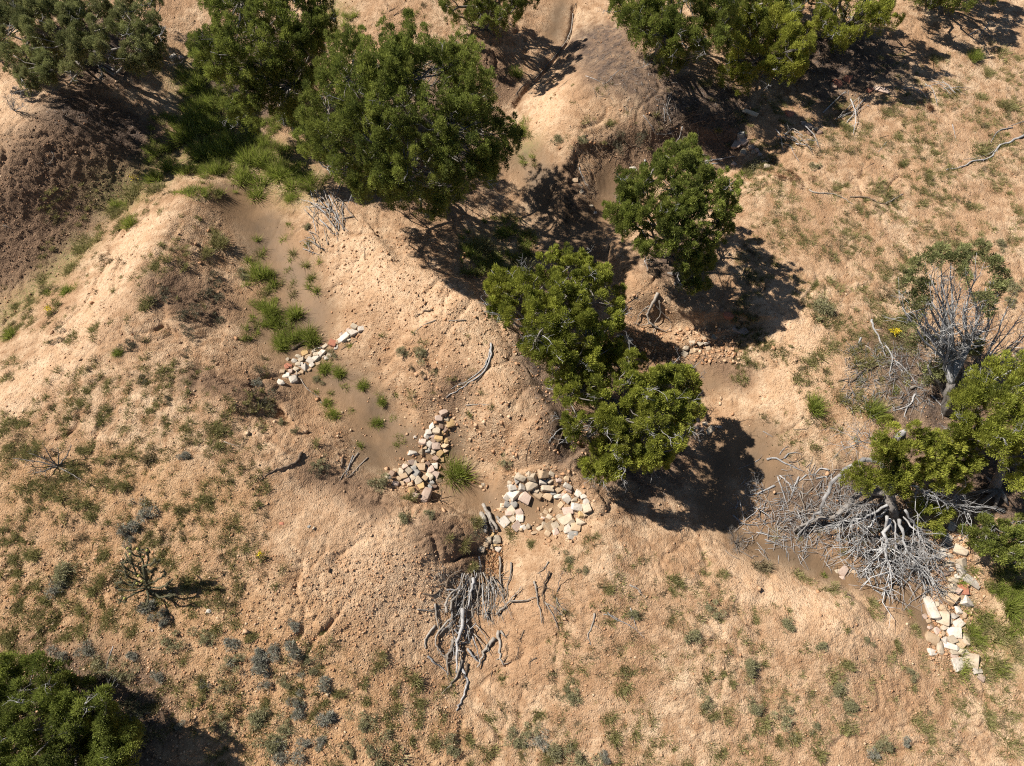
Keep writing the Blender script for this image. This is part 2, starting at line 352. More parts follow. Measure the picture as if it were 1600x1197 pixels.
def leafmat(name, dark, light, trans=.25, yellow=None):
    m, t, b = mat(name)
    at_ = t.nodes.new('ShaderNodeAttribute'); at_.attribute_name = 'tint'
    sep = t.nodes.new('ShaderNodeSeparateColor'); t.links.new(at_.outputs['Color'], sep.inputs[0])
    c = mixc(t, sep.outputs[0], dark, light)
    if yellow: c = mixc(t, sep.outputs[1], c, yellow)
    t.links.new(c, b.inputs['Base Color']); b.inputs['Roughness'].default_value = .7
    tr = t.nodes.new('ShaderNodeBsdfTranslucent'); t.links.new(c, tr.inputs[0])
    mx = t.nodes.new('ShaderNodeMixShader'); mx.inputs[0].default_value = trans
    t.links.new(b.outputs[0], mx.inputs[1]); t.links.new(tr.outputs[0], mx.inputs[2])
    t.links.new(mx.outputs[0], t.nodes['Material Output'].inputs[0]); return m
def woodmat(name, a, bcol, scale=9):
    m, t, b = mat(name)
    tc = t.nodes.new('ShaderNodeTexCoord'); n = noise(t, scale, 5, .7, tc.outputs['Object']); n5 = noise(t, scale*7, 3, .7, tc.outputs['Object'])
    c = mixc(t, ramp(t, n, .35, .65), a, bcol); c = mixc(t, ramp(t, n5, .5, .75, 0, .5), c, tuple(x*.45 for x in a))
    oi = t.nodes.new('ShaderNodeObjectInfo')
    hv = t.nodes.new('ShaderNodeHueSaturation'); t.links.new(c, hv.inputs['Color']); t.links.new(ramp(t, oi.outputs['Random'], 0, 1, .72, 1.2), hv.inputs['Value'])
    t.links.new(hv.outputs[0], b.inputs['Base Color'])
    bp = N(t, 'ShaderNodeBump'); bp.inputs['Strength'].default_value = .5; bp.inputs['Distance'].default_value = .01; t.links.new(n5, bp.inputs['Height']); t.links.new(bp.outputs[0], b.inputs['Normal'])
    return m
def rockmat(name, a, bcol):
    m, t, b = mat(name)
    tc = t.nodes.new('ShaderNodeTexCoord'); n = noise(t, 5, 5, .65, tc.outputs['Object']); n5 = noise(t, 28, 4, .7, tc.outputs['Object'])
    c = mixc(t, ramp(t, n, .38, .62), a, bcol); c = mixc(t, ramp(t, n5, .55, .75, 0, .5), c, tuple(x*.5 for x in bcol))
    oi = t.nodes.new('ShaderNodeObjectInfo')
    hv = t.nodes.new('ShaderNodeHueSaturation'); t.links.new(c, hv.inputs['Color']); t.links.new(ramp(t, oi.outputs['Random'], 0, 1, .78, 1.15), hv.inputs['Value'])
    t.links.new(hv.outputs[0], b.inputs['Base Color'])
    bp = N(t, 'ShaderNodeBump'); bp.inputs['Strength'].default_value = .7; bp.inputs['Distance'].default_value = .03; t.links.new(n, bp.inputs['Height']); t.links.new(bp.outputs[0], b.inputs['Normal'])
    return m
M_JUN = leafmat('juniper_foliage', (.048, .068, .017), (.32, .36, .075), .36, (.40, .39, .09))
M_JUNY = leafmat('bright_juniper_foliage', (.085, .105, .018), (.46, .48, .080), .36, (.52, .48, .09))
M_JUNG = leafmat('grey_juniper_foliage', (.10, .11, .04), (.36, .37, .14), .25, (.36, .31, .15))
M_GRASS = leafmat('olive_grass', (.17, .155, .055), (.40, .365, .14), .35, (.48, .40, .21))
M_GREEN = leafmat('green_grass', (.14, .175, .03), (.39, .44, .08), .4, (.42, .36, .16))
M_DRY = leafmat('dry_grass', (.16, .12, .065), (.32, .25, .14), .2, (.40, .32, .19))
M_GREY = leafmat('grey_shrub_twigs', (.18, .16, .125), (.38, .345, .28), .05, (.22, .23, .14))
M_GREYG = leafmat('grey_green_shrub', (.15, .138, .062), (.33, .31, .145), .2, (.40, .35, .22))
M_DARK = leafmat('dark_shrub', (.075, .062, .046), (.16, .14, .09), .1, (.13, .13, .06))
M_YEL = leafmat('yellow_flowers', (.55, .40, .02), (.75, .58, .04), .2)
M_RED = leafmat('rusty_needles', (.16, .075, .035), (.28, .15, .08), .1)
M_BARK = woodmat('juniper_bark', (.16, .135, .11), (.27, .24, .21), 6)
M_SILV = woodmat('silver_deadwood', (.22, .205, .19), (.42, .395, .37), 7)
M_SILL = woodmat('pale_silver_deadwood', (.34, .32, .30), (.56, .54, .51), 6)
M_GRW = woodmat('grey_deadwood', (.13, .12, .11), (.30, .28, .26), 6)
M_TAN = woodmat('weathered_branch', (.22, .18, .14), (.38, .33, .275), 9)
M_ROOT = woodmat('dark_root', (.11, .075, .05), (.22, .16, .11), 9)
M_CACT = leafmat('cholla_skin', (.06, .055, .032), (.15, .14, .075), .05, (.30, .25, .15))
ROCKC = {'white': ((.58, .51, .42), (.44, .36, .28)), 'cream': ((.48, .39, .28), (.38, .29, .20)), 'tan': ((.46, .33, .21), (.36, .24, .14)), 'ochre': ((.45, .29, .13), (.36, .24, .12)),
 'pink': ((.48, .36, .28), (.40, .28, .21)), 'red': ((.42, .17, .10), (.33, .14, .09)), 'grey': ((.32, .29, .25), (.23, .21, .18)), 'brown': ((.28, .19, .13), (.22, .14, .10))}
MR = {k: rockmat(k+'_rock', *v) for k, v in ROCKC.items()}

# ------------------------------------------------------------------ ground sheet
ny, nx = X.shape
V = np.stack([X.ravel(), Y.ravel(), Z.ravel()], -1)
i = (np.arange(ny-1)[:, None]*nx+np.arange(nx-1)[None]).ravel()
gm = make_mesh('ground', V, [np.stack([i, i+1, i+nx+1, i+nx], -1)], MAT_GROUND, smooth=True)
ci = np.flatnonzero(core.ravel())
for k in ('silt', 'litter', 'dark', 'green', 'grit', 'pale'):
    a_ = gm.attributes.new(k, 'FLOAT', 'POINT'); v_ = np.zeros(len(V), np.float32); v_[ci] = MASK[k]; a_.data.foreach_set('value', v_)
tag(link('ground', gm), 'pale sandy eroded hillside cut by shallow gullies', kind='structure')
def mval(name, x, y):
    full = np.zeros(X.shape); full[core] = MASK[name]
    return bil(Hgx, Hgy, full, x, y)

# ------------------------------------------------------------------ leaves
def norm(a): return a/(np.linalg.norm(a, axis=-1, keepdims=True)+1e-9)
def leaf_tris(C, D, ln, wd):
    """triangles from C pointing along D"""
    n = len(C); s = norm(np.cross(D, rng.normal(size=(n, 3))))
    ln = np.asarray(ln)[:, None]; wd = np.asarray(wd)[:, None]
    return np.stack([C-s*wd*.5, C+s*wd*.5, C+D*ln], 1)
def tri_mesh(name, T, tint, m):
    n = len(T); return make_mesh(name, T.reshape(-1, 3), [np.arange(n*3).reshape(-1, 3)], m, tint=np.repeat(tint, 3, 0))
def in_poly(px, py, poly):
    c = np.zeros(np.shape(px), bool); n = len(poly)
    for i in range(n):
        x1, y1 = poly[i]; x2, y2 = poly[i-1]
        if y1 == y2: continue
        c ^= ((y1 > py) != (y2 > py)) & (px < (x2-x1)*(py-y1)/(y2-y1)+x1)
    return c
def crown_tris(lobes, lr, up=.35, npuff=14, nleaf=70, pr=.12, spire=1.5, yel=.1):
    """lobes (n,3) plume centres -> leaf triangles; each plume is a tapering stack of tufts, each tuft made of sprigs"""
    T = []; C = []
    n = len(lobes); lr = np.broadcast_to(lr, (n,)); ctr = lobes.mean(0)
    for i in range(n):
        k = max(5, int(npuff*(lr[i]/.33)**1.2))
        o = norm(lobes[i]-ctr-np.array([0, 0, -.4])); ax = norm(o*.55+np.array([0, 0, 1.])+rng.normal(0, .12, 3))
        t_ = rng.random(k)**.85; d = norm(np.cross(ax, rng.normal(size=(k, 3)))); r = (.25+.75*np.sqrt(rng.random(k)))*lr[i]*.72*(1-t_)**.55
        off = ax*((t_-.35)*lr[i]*1.05*spire)[:, None]+d*r[:, None]
        pc = lobes[i]+off
        tone = np.clip(rng.normal(.48, .2), .02, 1)+rng.normal(0, .13, k); yl = np.clip(rng.normal(yel, .10), 0, 1)
        nl = int(nleaf*1.35); m_ = k*nl
        dd = norm(norm(rng.normal(size=(m_, 3)))+np.repeat(d*.5+ax*.55, nl, 0))
        rr = pr*.78*rng.uniform(.2, 1., m_)**.6*np.repeat(rng.uniform(.65, 1.3, k), nl)
        c0 = np.repeat(pc, nl, 0)+dd*rr[:, None]*np.array([1, 1, 1.25])
        dd2 = norm(dd*.8+ax*.9+rng.normal(0, .3, (m_, 3)))
        T.append(leaf_tris(c0, dd2, rng.uniform(.03, .07, m_), rng.uniform(.011, .023, m_)))
        tn = np.clip(np.repeat(tone, nl)+rng.normal(0, .15, m_), 0, 1)
        C.append(np.stack([tn, np.clip(yl+rng.normal(0, .08, m_), 0, 1), 0*tn], -1))
    return np.concatenate(T), np.concatenate(C)
def gnarl(mb, P, r0, r1, k=9, strands=5):
    P = np.asarray(P); n = len(P); rad = np.linspace(r0, r1, n)*rng.uniform(.85, 1.15, n); mb.tube(P, rad, k)
    for j in range(strands):     # twisted ribs of old wood
        a_ = j*2*math.pi/strands+np.linspace(0, 1.6, n)+rng.uniform(-.3, .3); off = np.stack([np.cos(a_), np.sin(a_), 0*a_], 1)*(rad*.72)[:, None]
        mb.tube(P+off, rad*.48*rng.uniform(.7, 1.2, n), 6)
def limb_path(a, b_, sag=.15, n=6, jit=.03):
    t_ = np.linspace(0, 1, n)[:, None]; L = np.linalg.norm(b_-a)
    P = a*(1-t_)+b_*t_; P[:, 2] += (np.sin(t_[:, 0]*math.pi))*-sag*L*.5
    P[1:-1] += rng.normal(0, jit*L+.005, P[1:-1].shape); return P
def twigs_from(mb, P, r, n, L, spread=.8, k=3, up=.2, sub=True):
    """side twigs along a path"""
    P = np.asarray(P)
    for _ in range(n):
        u = rng.uniform(.25, 1)*(len(P)-1); i = min(int(u), len(P)-2); q = P[i]*(1-u+i)+P[i+1]*(u-i)
        d = norm(norm(P[i+1]-P[i])*.8+rng.normal(0, spread, 3)+np.array([0, 0, up])); l = L*rng.uniform(.4, 1.2)
        e = q+d*l; e[2] = max(e[2], float(H(e[0], e[1]))+.01); mid = (q+e)/2+rng.normal(0, .1*l, 3); mid[2] = max(mid[2], float(H(mid[0], mid[1]))+.01)
        mb.tube([q, mid, e], [r, r*.7, r*.25], k)
        if sub:
            for _ in range(2):
                s = mid*rng.uniform(0, 1)+e*rng.uniform(0, 0); s = mid*(1-(v := rng.uniform(0, .8)))+e*v
                e2 = s+norm(d+rng.normal(0, .8, 3))*l*.45; e2[2] = max(e2[2], float(H(e2[0], e2[1]))+.01)
                mb.tube([s, e2], [r*.5, r*.2], 3)

def juniper(label, poly, h, m=M_JUN, dens=1., base=None, lr=.30, deadn=14, gap=0., nleaf=70, npuff=14, pr=.12, spire=1.5, yel=.1, shrink=.93, ytop=None, name='juniper_tree', cat='juniper tree', trunk_r=.13, back=.35, silver=M_SILV):
    poly = np.array(poly, float)
    gx, gy = poly.mean(0); lo, hi = poly.min(0), poly.max(0); gc = (lo+hi)/2; gc = gc*.5+np.array([gx, gy])*.5
    # centre of the crown: on the ray through the outline's middle, half a crown height over the ground
    z = 0.; th = TILT+math.atan((598.5-gc[1])/F); sc0 = F/((on_plane(gc[0], gc[1], 0.)-CP)@FW)
    h = min(h, .36*(hi[1]-lo[1])/(sc0*math.sin(th))/.52)
    for _ in range(20):
        P = on_plane(gc[0], gc[1], z); z = .5*z+.5*(float(H(P[0], P[1]))+h*.52)
    C = on_plane(gc[0], gc[1], z); dist = (C-CP)@FW
    rx = (hi[0]-lo[0])/2*dist/F; rz = h*.46
    ry = rx
    if base is None:
        B = np.array([C[0], C[1]+.2*rx, 0]); B[2] = H(B[0], B[1])
    else: B = at(*base)
    area = 0
    for i in range(len(poly)): area += poly[i-1][0]*poly[i][1]-poly[i][0]*poly[i-1][1]
    area = abs(area)/2*(dist/F)**2
    n = int(area*10.5*dens*(.33/lr)**1.5)
    cen = np.array([gx, gy]); sp = cen+(poly-cen)*shrink
    rad = np.array([rx, ry, rz])*.95
    L = []
    tries = 0
    while len(L) < n and tries < 60:
        tries += 1
        q = rng.uniform(lo, hi, (n, 2)); q = q[in_poly(q[:, 0], q[:, 1], sp)]
        if gap: 
            g_ = perlin(q[:, 0]/38., q[:, 1]/38., 91+n % 7); q = q[g_ > -.55+gap]
        for (qx, qy) in q:
            d = rays(qx, qy); o = (CP-C)/rad; dd = d/rad
            a_ = dd@dd; b2 = o@dd; c_ = o@o-1; disc = b2*b2-a_*c_
            if disc > 0:
                t1 = (-b2-math.sqrt(disc))/a_; t2 = (-b2+math.sqrt(disc))/a_
                u = 0 if rng.random() > back else rng.uniform(.25, 1)
                tt = t1+(t2-t1)*u+rng.normal(0, .08)
            else: tt = -b2/a_
            p = CP+d*tt; g = float(H(p[0], p[1]))
            if p[2] < g+.3: p[2] = g+rng.uniform(.3, .5)
            L.append(p)
            if len(L) >= n: break
    L = np.array(L)
    root = thing(name, B, label, cat)
    # trunk and limbs
    mb = MB(); top = C*.75+B*.25
    tp = limb_path(B-np.array([0, 0, .12]), top, 0, 6, .03); mb.tube(tp, np.linspace(trunk_r, trunk_r*.45, 6), 8)
    for a in np.arange(5)*2*math.pi/5+.4:      # root flare
        e = B+np.array([math.cos(a), math.sin(a), 0])*trunk_r*2.6; e[2] = H(e[0], e[1])-.03
        mb.tube([B+np.array([0, 0, trunk_r*1.5]), (B+e)/2+np.array([0, 0, .05]), e], [trunk_r*.7, trunk_r*.5, trunk_r*.2], 6)
    link('trunk', mb.mesh('trunk', M_BARK, B), parent=root)
    mb = MB(); idx = rng.permutation(len(L))
    nmain = min(len(L), 14)
    mains = []
    for i in idx[:nmain]:
        s_ = tp[rng.integers(1, 5)]; P = limb_path(s_, L[i], .12, 6, .05); mb.tube(P, np.linspace(trunk_r*.4, .014, 6), 6); mains.append(P)
    allm = np.concatenate(mains)
    for i in idx[nmain:]:
        j = np.argmin(((allm-L[i])**2).sum(1)+rng.random(len(allm))*.1); P = limb_path(allm[j], L[i], .1, 4, .06); mb.tube(P, np.linspace(.022, .008, 4), 4)
    link('limbs', mb.mesh('limbs', M_BARK, B), parent=root)
    T, tc = crown_tris(L, lr*rng.uniform(.7, 1.25, len(L)), nleaf=nleaf, npuff=npuff, pr=pr, spire=spire, yel=yel)
    link('crown', tri_mesh('crown', T-B, tc, m), parent=root)
    # grey dead twigs showing through the crown
    if deadn:
        for i in rng.choice(len(L), min(deadn, len(L)), replace=False):
            mb = MB(); o = norm(L[i]-C+np.array([0, -.3, .5])); s_ = L[i]-o*.15; e = L[i]+norm(o+rng.normal(0, .4, 3))*rng.uniform(.3, .6)
            P = limb_path(s_, e, 0, 4, .08); mb.tube(P, [.014, .011, .008, .004], 4); twigs_from(mb, P, .006, 6, .22, .8, 3)
            link('dead_twig', mb.mesh('dead_twig', silver, B), parent=root)
    return root, L, C, B

def Z8(x0, y0, s, pts):  return [(x0+p[0]*s, y0+p[1]*s)+tuple(p[2:]) for p in pts]

juniper('dark green juniper with the broadest crown, near the top centre', [(500,105),(540,62),(590,52),(640,36),(655,75),(700,58),(745,95),(780,150),(812,205),(806,265),(770,290),(735,300),(705,350),(665,358),(645,310),(600,340),(555,352),(535,310),(485,262),(470,200)], 4.9, dens=1.6, lr=.30, gap=.19, deadn=30, spire=2.4, back=.5, yel=.08)
juniper('tall dark juniper standing over the green grass left of the broadest juniper', [(300,-60),(520,-60),(530,30),(518,75),(500,140),(485,195),(445,205),(425,190),(415,200),(385,215),(350,190),(345,130),(300,90),(312,60),(340,50)], 4.4, dens=1.65, lr=.31, gap=.05, deadn=24, spire=2.0, back=.45)
juniper('olive grey spreading juniper with silvery dead twigs in the upper left corner', [(-60,-60),(250,-60),(270,60),(262,100),(235,118),(180,100),(130,100),(100,125),(50,150),(15,125),(0,80),(-60,80)], 2.0, m=M_JUNG, dens=1.3, lr=.29, gap=.2, deadn=60, yel=.1, pr=.11, spire=1.4)
juniper('small dark juniper cut by the top edge right of the broadest juniper', [(680,-60),(830,-60),(836,10),(815,45),(775,52),(740,40),(700,35),(680,10)], 3.2, dens=1.3, deadn=8, back=.5)
juniper('dark juniper over grey litter at the top edge beside the bare path', [(940,-60),(1130,-60),(1150,20),(1135,75),(1090,85),(1050,118),(1025,112),(1005,85),(960,40),(940,10)], 2.7, dens=1.4, deadn=24, gap=.08, back=.5)
juniper('bright yellow green juniper at the top edge, its lower sprays hanging over deep shade', [(1150,30),(1190,5),(1225,0),(1262,20),(1275,60),(1258,110),(1235,128),(1215,122),(1190,120),(1175,138),(1150,138),(1128,125),(1140,90)], 1.9, m=M_JUNY, back=.5, dens=1.45, deadn=22, yel=.25, gap=.1)
juniper('ragged light green juniper with bare limbs right of the bright yellow green juniper', [(1260,-60),(1420,-60),(1425,10),(1405,42),(1375,45),(1330,60),(1325,78),(1290,80),(1275,50),(1262,20)], 2.3, m=M_JUNY, back=.5, dens=1.2, deadn=24, gap=.25)
juniper('shaded dark juniper at the top edge farthest right of the upper group', [(1400,-80),(1560,-80),(1560,-5),(1520,18),(1470,10),(1420,5)], 2.4, back=.5, dens=1.3, deadn=8)
juniper('dark juniper behind the bright yellow green one at the top edge', [(1080,-60),(1290,-60),(1300,-5),(1240,10),(1160,50),(1110,60),(1080,10)], 1.8, back=.5, dens=1.5, deadn=10)
juniper('upright mid green juniper with pointed spires on the eroded bank above exposed roots', [(985,270),(1000,262),(1012,290),(1025,240),(1045,230),(1062,240),(1082,222),(1095,250),(1110,275),(1125,262),(1150,290),(1145,330),(1150,360),(1120,385),(1112,420),(1100,450),(1078,462),(1060,440),(1045,400),(1010,410),(995,385),(960,360),(940,335),(950,320),(975,330),(965,290)], 3.1, dens=1.8, lr=.24, npuff=16, base=(1062,432), gap=.14, deadn=14, spire=2.1, pr=.10, yel=.14, m=M_JUN)
juniper('bright green juniper in the central gully, upper one of the joined pair', [(750,440),(770,420),(800,425),(850,392),(905,395),(945,420),(968,450),(975,495),(975,540),(965,580),(930,615),(900,625),(865,615),(840,575),(815,545),(790,520),(765,495),(752,465)], 2.6, m=M_JUNY, dens=1.6, lr=.26, npuff=15, gap=.13, deadn=34, pr=.10, yel=.05, spire=1.6)
juniper('bright green juniper in the central gully, lower one of the joined pair', [(865,575),(890,540),(945,520),(990,548),(1030,575),(1075,570),(1095,610),(1100,650),(1080,680),(1060,710),(1020,745),(980,735),(950,755),(915,745),(890,715),(885,680),(875,640),(870,610)], 2.25, m=M_JUNY, dens=1.6, lr=.25, npuff=15, gap=.06, deadn=44, pr=.10, yel=.12, spire=1.35)
juniper('bright green bushy juniper spreading off the right edge below the half dead one', [(1490,590),(1530,575),(1570,560),(1680,560),(1680,800),(1600,790),(1575,745),(1555,700),(1510,690),(1480,675),(1490,640)], 2.8, m=M_JUNY, dens=1.25, lr=.27, gap=.14, deadn=26, yel=.06)
juniper('dense dark green juniper filling the lower left corner', [(-60,1030),(60,1025),(100,1045),(140,1050),(175,1085),(215,1120),(232,1155),(210,1180),(185,1260),(-60,1260)], 1.6, m=M_JUN, back=.5, dens=1.8, lr=.28, gap=.1, deadn=40, yel=.02)
juniper('low dark green bush beside the stone slab row at the right edge', [(1500,830),(1530,805),(1570,808),(1610,830),(1620,870),(1590,890),(1560,885),(1525,865)], .95, m=M_JUN, dens=1.5, lr=.16, npuff=9, nleaf=60, pr=.09, deadn=5, spire=1.2, yel=.2, name='juniper_bush', cat='bush', trunk_r=.05)

# ---- half dead grey juniper at the right
def big_dead_tree():
    B = at(1484, 645)
    root = thing('half_dead_juniper', B, 'half dead juniper with silver bare limbs and thin foliage near the right edge', 'juniper tree')
    def P3(px, py, up):
        z = 0.
        for _ in range(20):
            p = on_plane(px, py, z); z = .5*z+.5*(float(H(p[0], p[1]))+up)
        return on_plane(px, py, z)
    mb = MB(); fork = P3(1486, 600, .7); tp = smooth_path([B-np.array([0, 0, .15]), P3(1480, 630, .3), fork], 4, .01)
    gnarl(mb, tp, .13, .09); 
    mb.tube(smooth_path([P3(1480, 625, .3), P3(1470, 605, .5), P3(1455, 585, .8), P3(1450, 570, .9)], 3, .01), np.linspace(.07, .02, 10), 6)
    link('trunk', mb.mesh('trunk', M_BARK, B), parent=root)
    tips = [(1420,500,1.9),(1428,470,2.1),(1438,445,2.2),(1452,428,2.4),(1470,415,2.6),(1486,410,2.7),(1505,420,2.7),(1525,432,2.6),(1540,450,2.5),(1535,475,2.4),(1462,460,1.8),(1480,455,2.0),(1500,460,2.0),(1410,480,2.2),(1445,500,1.4),(1515,500,2.0)]
    mids = P3(1490, 560, 1.0), P3(1478, 570, 1.0), P3(1512, 540, 1.2)
    for k, (x, y, u) in enumerate(tips+[(1440,490,2.3),(1455,470,2.5),(1472,445,2.7),(1490,470,2.4),(1450,515,1.9),(1505,480,2.2)]):
        mb = MB(); s_ = mids[2] if x > 1495 else mids[k % 2]
        e = P3(x, y, u); P = smooth_path([fork, s_+rng.normal(0, .05, 3), (s_+e)/2+rng.normal(0, .1, 3), e], 4, .012)
        mb.tube(P, np.linspace(.05, .009, len(P)), 6); twigs_from(mb, P, .010, 18, .5, .45, 3, .3)
        link('dead_limb', mb.mesh('dead_limb', M_SILL, B), parent=root)
    L = np.array([P3(x+rng.normal(0, 9), y+rng.normal(0, 9), u+rng.normal(0, .12)) for _k in (0, 1, 2) for x, y, u in [(1425,440,2.4),(1432,425,2.5),(1418,465,2.3),(1445,410,2.6),(1462,402,2.7),(1478,398,2.7),(1495,402,2.7),(1515,405,2.7),(1535,402,2.7),(1550,412,2.6),(1556,430,2.5),(1545,450,2.4),(1530,465,2.3),(1515,435,2.5),(1430,480,2.0),(1440,465,2.0),(1455,545,.8),(1505,540,.8),(1520,545,1.0),(1545,475,2.1),(1430,520,1.0),(1440,540,.8),(1470,575,.8),(1465,590,.6),(1450,580,.6),(1505,545,.9),(1448,450,2.1),(1410,505,1.6)]])
    T, tc = crown_tris(L, .22, nleaf=34, npuff=15, pr=.10, spire=.9, yel=.1)
    link('crown', tri_mesh('crown', T-B, tc, M_JUNG), parent=root)
    # ---- silver snag right below: bare limbs hanging round a broken trunk
    B = at(1396, 812)
    root = thing('dead_juniper', B, 'fallen looking silver juniper with bare limbs sprawling to the ground and a little green left', 'dead tree')
    mb = MB(); topp = P3(1408, 680, 1.5); node = P3(1396, 795, .8)
    tp = smooth_path([B-np.array([0, 0, .15]), node, P3(1390, 760, 1.1), P3(1402, 720, 1.3), topp], 5, .028)
    gnarl(mb, tp, .11, .06); link('trunk', mb.mesh('trunk', M_BARK, B), parent=root)
    mb = MB(); mb.tube([topp+np.array([0, 0, -.2]), topp, topp+np.array([.03, .05, .16])], [.09, .10, .03], 7); link('broken_top', mb.mesh('broken_top', M_SILV, B), parent=root)
    mb = MB()
    P = smooth_path([P3(1392, 762, 1.2), P3(1372, 722, 1.1), P3(1330, 728, 1.0), P3(1300, 755, .85), P3(1285, 785, .65), P3(1270, 812, .35), P3(1246, 836, .05)], 4, .022)
    gnarl(mb, P, .062, .016, 7, 3); twigs_from(mb, P, .012, 16, .45, .7, 4, 0); link('fallen_limb', mb.mesh('fallen_limb', M_GRW, B), parent=root)
    mb = MB(); P = smooth_path([P3(1385, 770, 1.0), P3(1345, 770, .7), P3(1310, 805, .35), P3(1275, 812, .15), P3(1240, 830, .08)], 4, .012)
    mb.tube(P, np.linspace(.09, .02, len(P)), 7); twigs_from(mb, P, .012, 12, .4, .7, 4, 0); link('fallen_limb', mb.mesh('fallen_limb', M_BARK, B), parent=root)
    limbs = [  # (path, radius, twigs)
     ([(1394,812,.8),(1382,850,.6),(1392,895,.3),(1385,925,.05)], .065, 22), ([(1388,815,.8),(1378,845,.5),(1362,880,.2),(1352,895,.05)], .05, 22),
     ([(1402,812,.85),(1415,850,.7),(1432,880,.6),(1458,912,.45)], .055, 20), ([(1410,808,.9),(1435,825,.8),(1450,850,.5),(1462,870,.4)], .04, 22),
     ([(1405,750,1.2),(1440,765,1.1),(1480,785,.9),(1520,805,.7)], .045, 26), ([(1385,800,.8),(1350,810,.7),(1320,815,.5),(1305,822,.3)], .045, 26),
     ([(1388,806,.8),(1360,820,.6),(1345,845,.4),(1335,860,.2)], .035, 24), ([(1400,815,.8),(1400,850,.7),(1412,875,.5),(1408,905,.2)], .03, 20),
     ([(1412,762,1.2),(1450,768,1.1),(1490,775,.9),(1510,782,.8)], .03, 20), ([(1384,795,.8),(1350,790,.8),(1325,795,.6)], .03, 22),
     ([(1408,812,.8),(1440,840,.7),(1448,870,.6),(1452,900,.5)], .03, 22), ([(1370,705,1.3),(1345,690,1.4),(1335,700,1.2)], .022, 10), ([(1375,700,1.3),(1355,680,1.5),(1342,672,1.5)], .022, 10),
     ([(1395,818,.7),(1425,870,.3),(1440,900,.12),(1450,925,.05)], .03, 20), ([(1390,770,1.1),(1360,765,1.0),(1330,760,.9)], .025, 12)]
    for path, r, n in limbs:
        q0 = list(path); r *= .72; jx, jz = rng.uniform(-9, 9), rng.uniform(-.3, .3); q0[0] = (q0[0][0]+jx*.5, q0[0][1]-abs(jz)*45, q0[0][2]+max(jz, -.1))
        mb = MB(); P = smooth_path([P3(*q) for q in q0], 5, .022); mb.tube(P, np.linspace(r, r*.2, len(P))*rng.uniform(.8, 1.15, len(P)), 6); twigs_from(mb, P, r*.16+.003, int(n*1.5), .45, .95, 3, 0); twigs_from(mb, P, r*.3+.002, n//2, .75, .7, 4, 0)
        link('dead_limb', mb.mesh('dead_limb', M_SILL if r > .025 else M_SILV, B), parent=root)
    L = np.array([P3(x+rng.normal(0, 10), y+rng.normal(0, 8), u+rng.normal(0, .1)) for _k in (0, 1, 2) for x, y, u in [(1385,672,1.8),(1380,690,1.8),(1388,710,1.6),(1378,725,1.4),(1395,735,1.4),(1365,745,1.2),(1350,748,1.1),(1340,742,1.1),(1420,690,1.8),(1435,705,1.8),(1450,695,1.8),(1468,690,1.8),(1480,700,1.7),(1490,715,1.6),(1470,715,1.7),(1450,725,1.5),(1435,735,1.4),(1420,728,1.5),(1462,738,1.3),(1480,730,1.4),(1500,690,1.7),(1505,675,1.7),(1440,750,1.1),(1425,745,1.1),(1462,755,1.),(1445,780,.6),(1460,790,.5),(1470,805,.45),(1455,812,.4),(1448,795,.5),(1520,680,1.6),(1515,700,1.4),(1498,735,1.2),(1405,745,1.1),(1355,735,1.1),(1400,700,1.6),(1395,752,1.3),(1410,765,1.2),(1388,742,1.3),(1520,720,1.2),(1505,720,1.3),(1485,745,1.1),(1500,750,.9)]])
    T, tc = crown_tris(L, .22, nleaf=65, npuff=14, pr=.10, spire=1.2, yel=.12)
    link('crown', tri_mesh('crown', T-B, tc, M_JUNY), parent=root)
    # ---- bare grey bush fanning out at the right edge
    B = at(1510, 610)
    root = thing('dead_bush', B, 'bare grey fan of thin dead stems at the right edge beside the half dead juniper', 'dead bush')
    for x, y, u in [(1540,480,1.5),(1555,490,1.5),(1575,478,1.6),(1590,500,1.6),(1605,520,1.5),(1610,545,1.3),(1600,565,1.2),(1570,510,1.4),(1545,515,1.2),(1620,505,1.5),(1530,530,.9),(1612,575,1.0),(1560,545,1.0)]:
        mb = MB(); e = P3(x, y, u); P = smooth_path([B+np.array([0, 0, -.05]), B*.55+e*.45+rng.normal(0, .1, 3), e], 5, .015); mb.tube(P, np.linspace(.035, .008, len(P)), 5); twigs_from(mb, P, .009, 14, .4, .5, 3, .2)
        link('dead_stem', mb.mesh('dead_stem', M_SILL, B), parent=root)
    B = at(1553, 770)
    root = thing('tree_stump', B, 'grey splayed stump with root legs under the bright bushy juniper at the right', 'stump')
    mb = MB(); mb.tube(smooth_path([B-np.array([0, 0, .1]), B+np.array([-.05, .2, .35]), B+np.array([-.2, .5, .9])], 4, .01), np.linspace(.13, .07, 5) if False else np.linspace(.13, .07, len(smooth_path([B, B, B], 4))), 8)
    link('trunk', mb.mesh('trunk', M_BARK, B), parent=root)
    for x, y in [(1552,800),(1575,790),(1525,790),(1515,770),(1540,745)]:
        mb = MB(); e = at(x, y); mb.tube([B+np.array([0, 0, .18]), (B+e)/2+np.array([0, 0, .12]), e], [.07, .05, .02], 6); link('root', mb.mesh('root', M_BARK, B), parent=root)
    return P3
P3 = big_dead_tree()

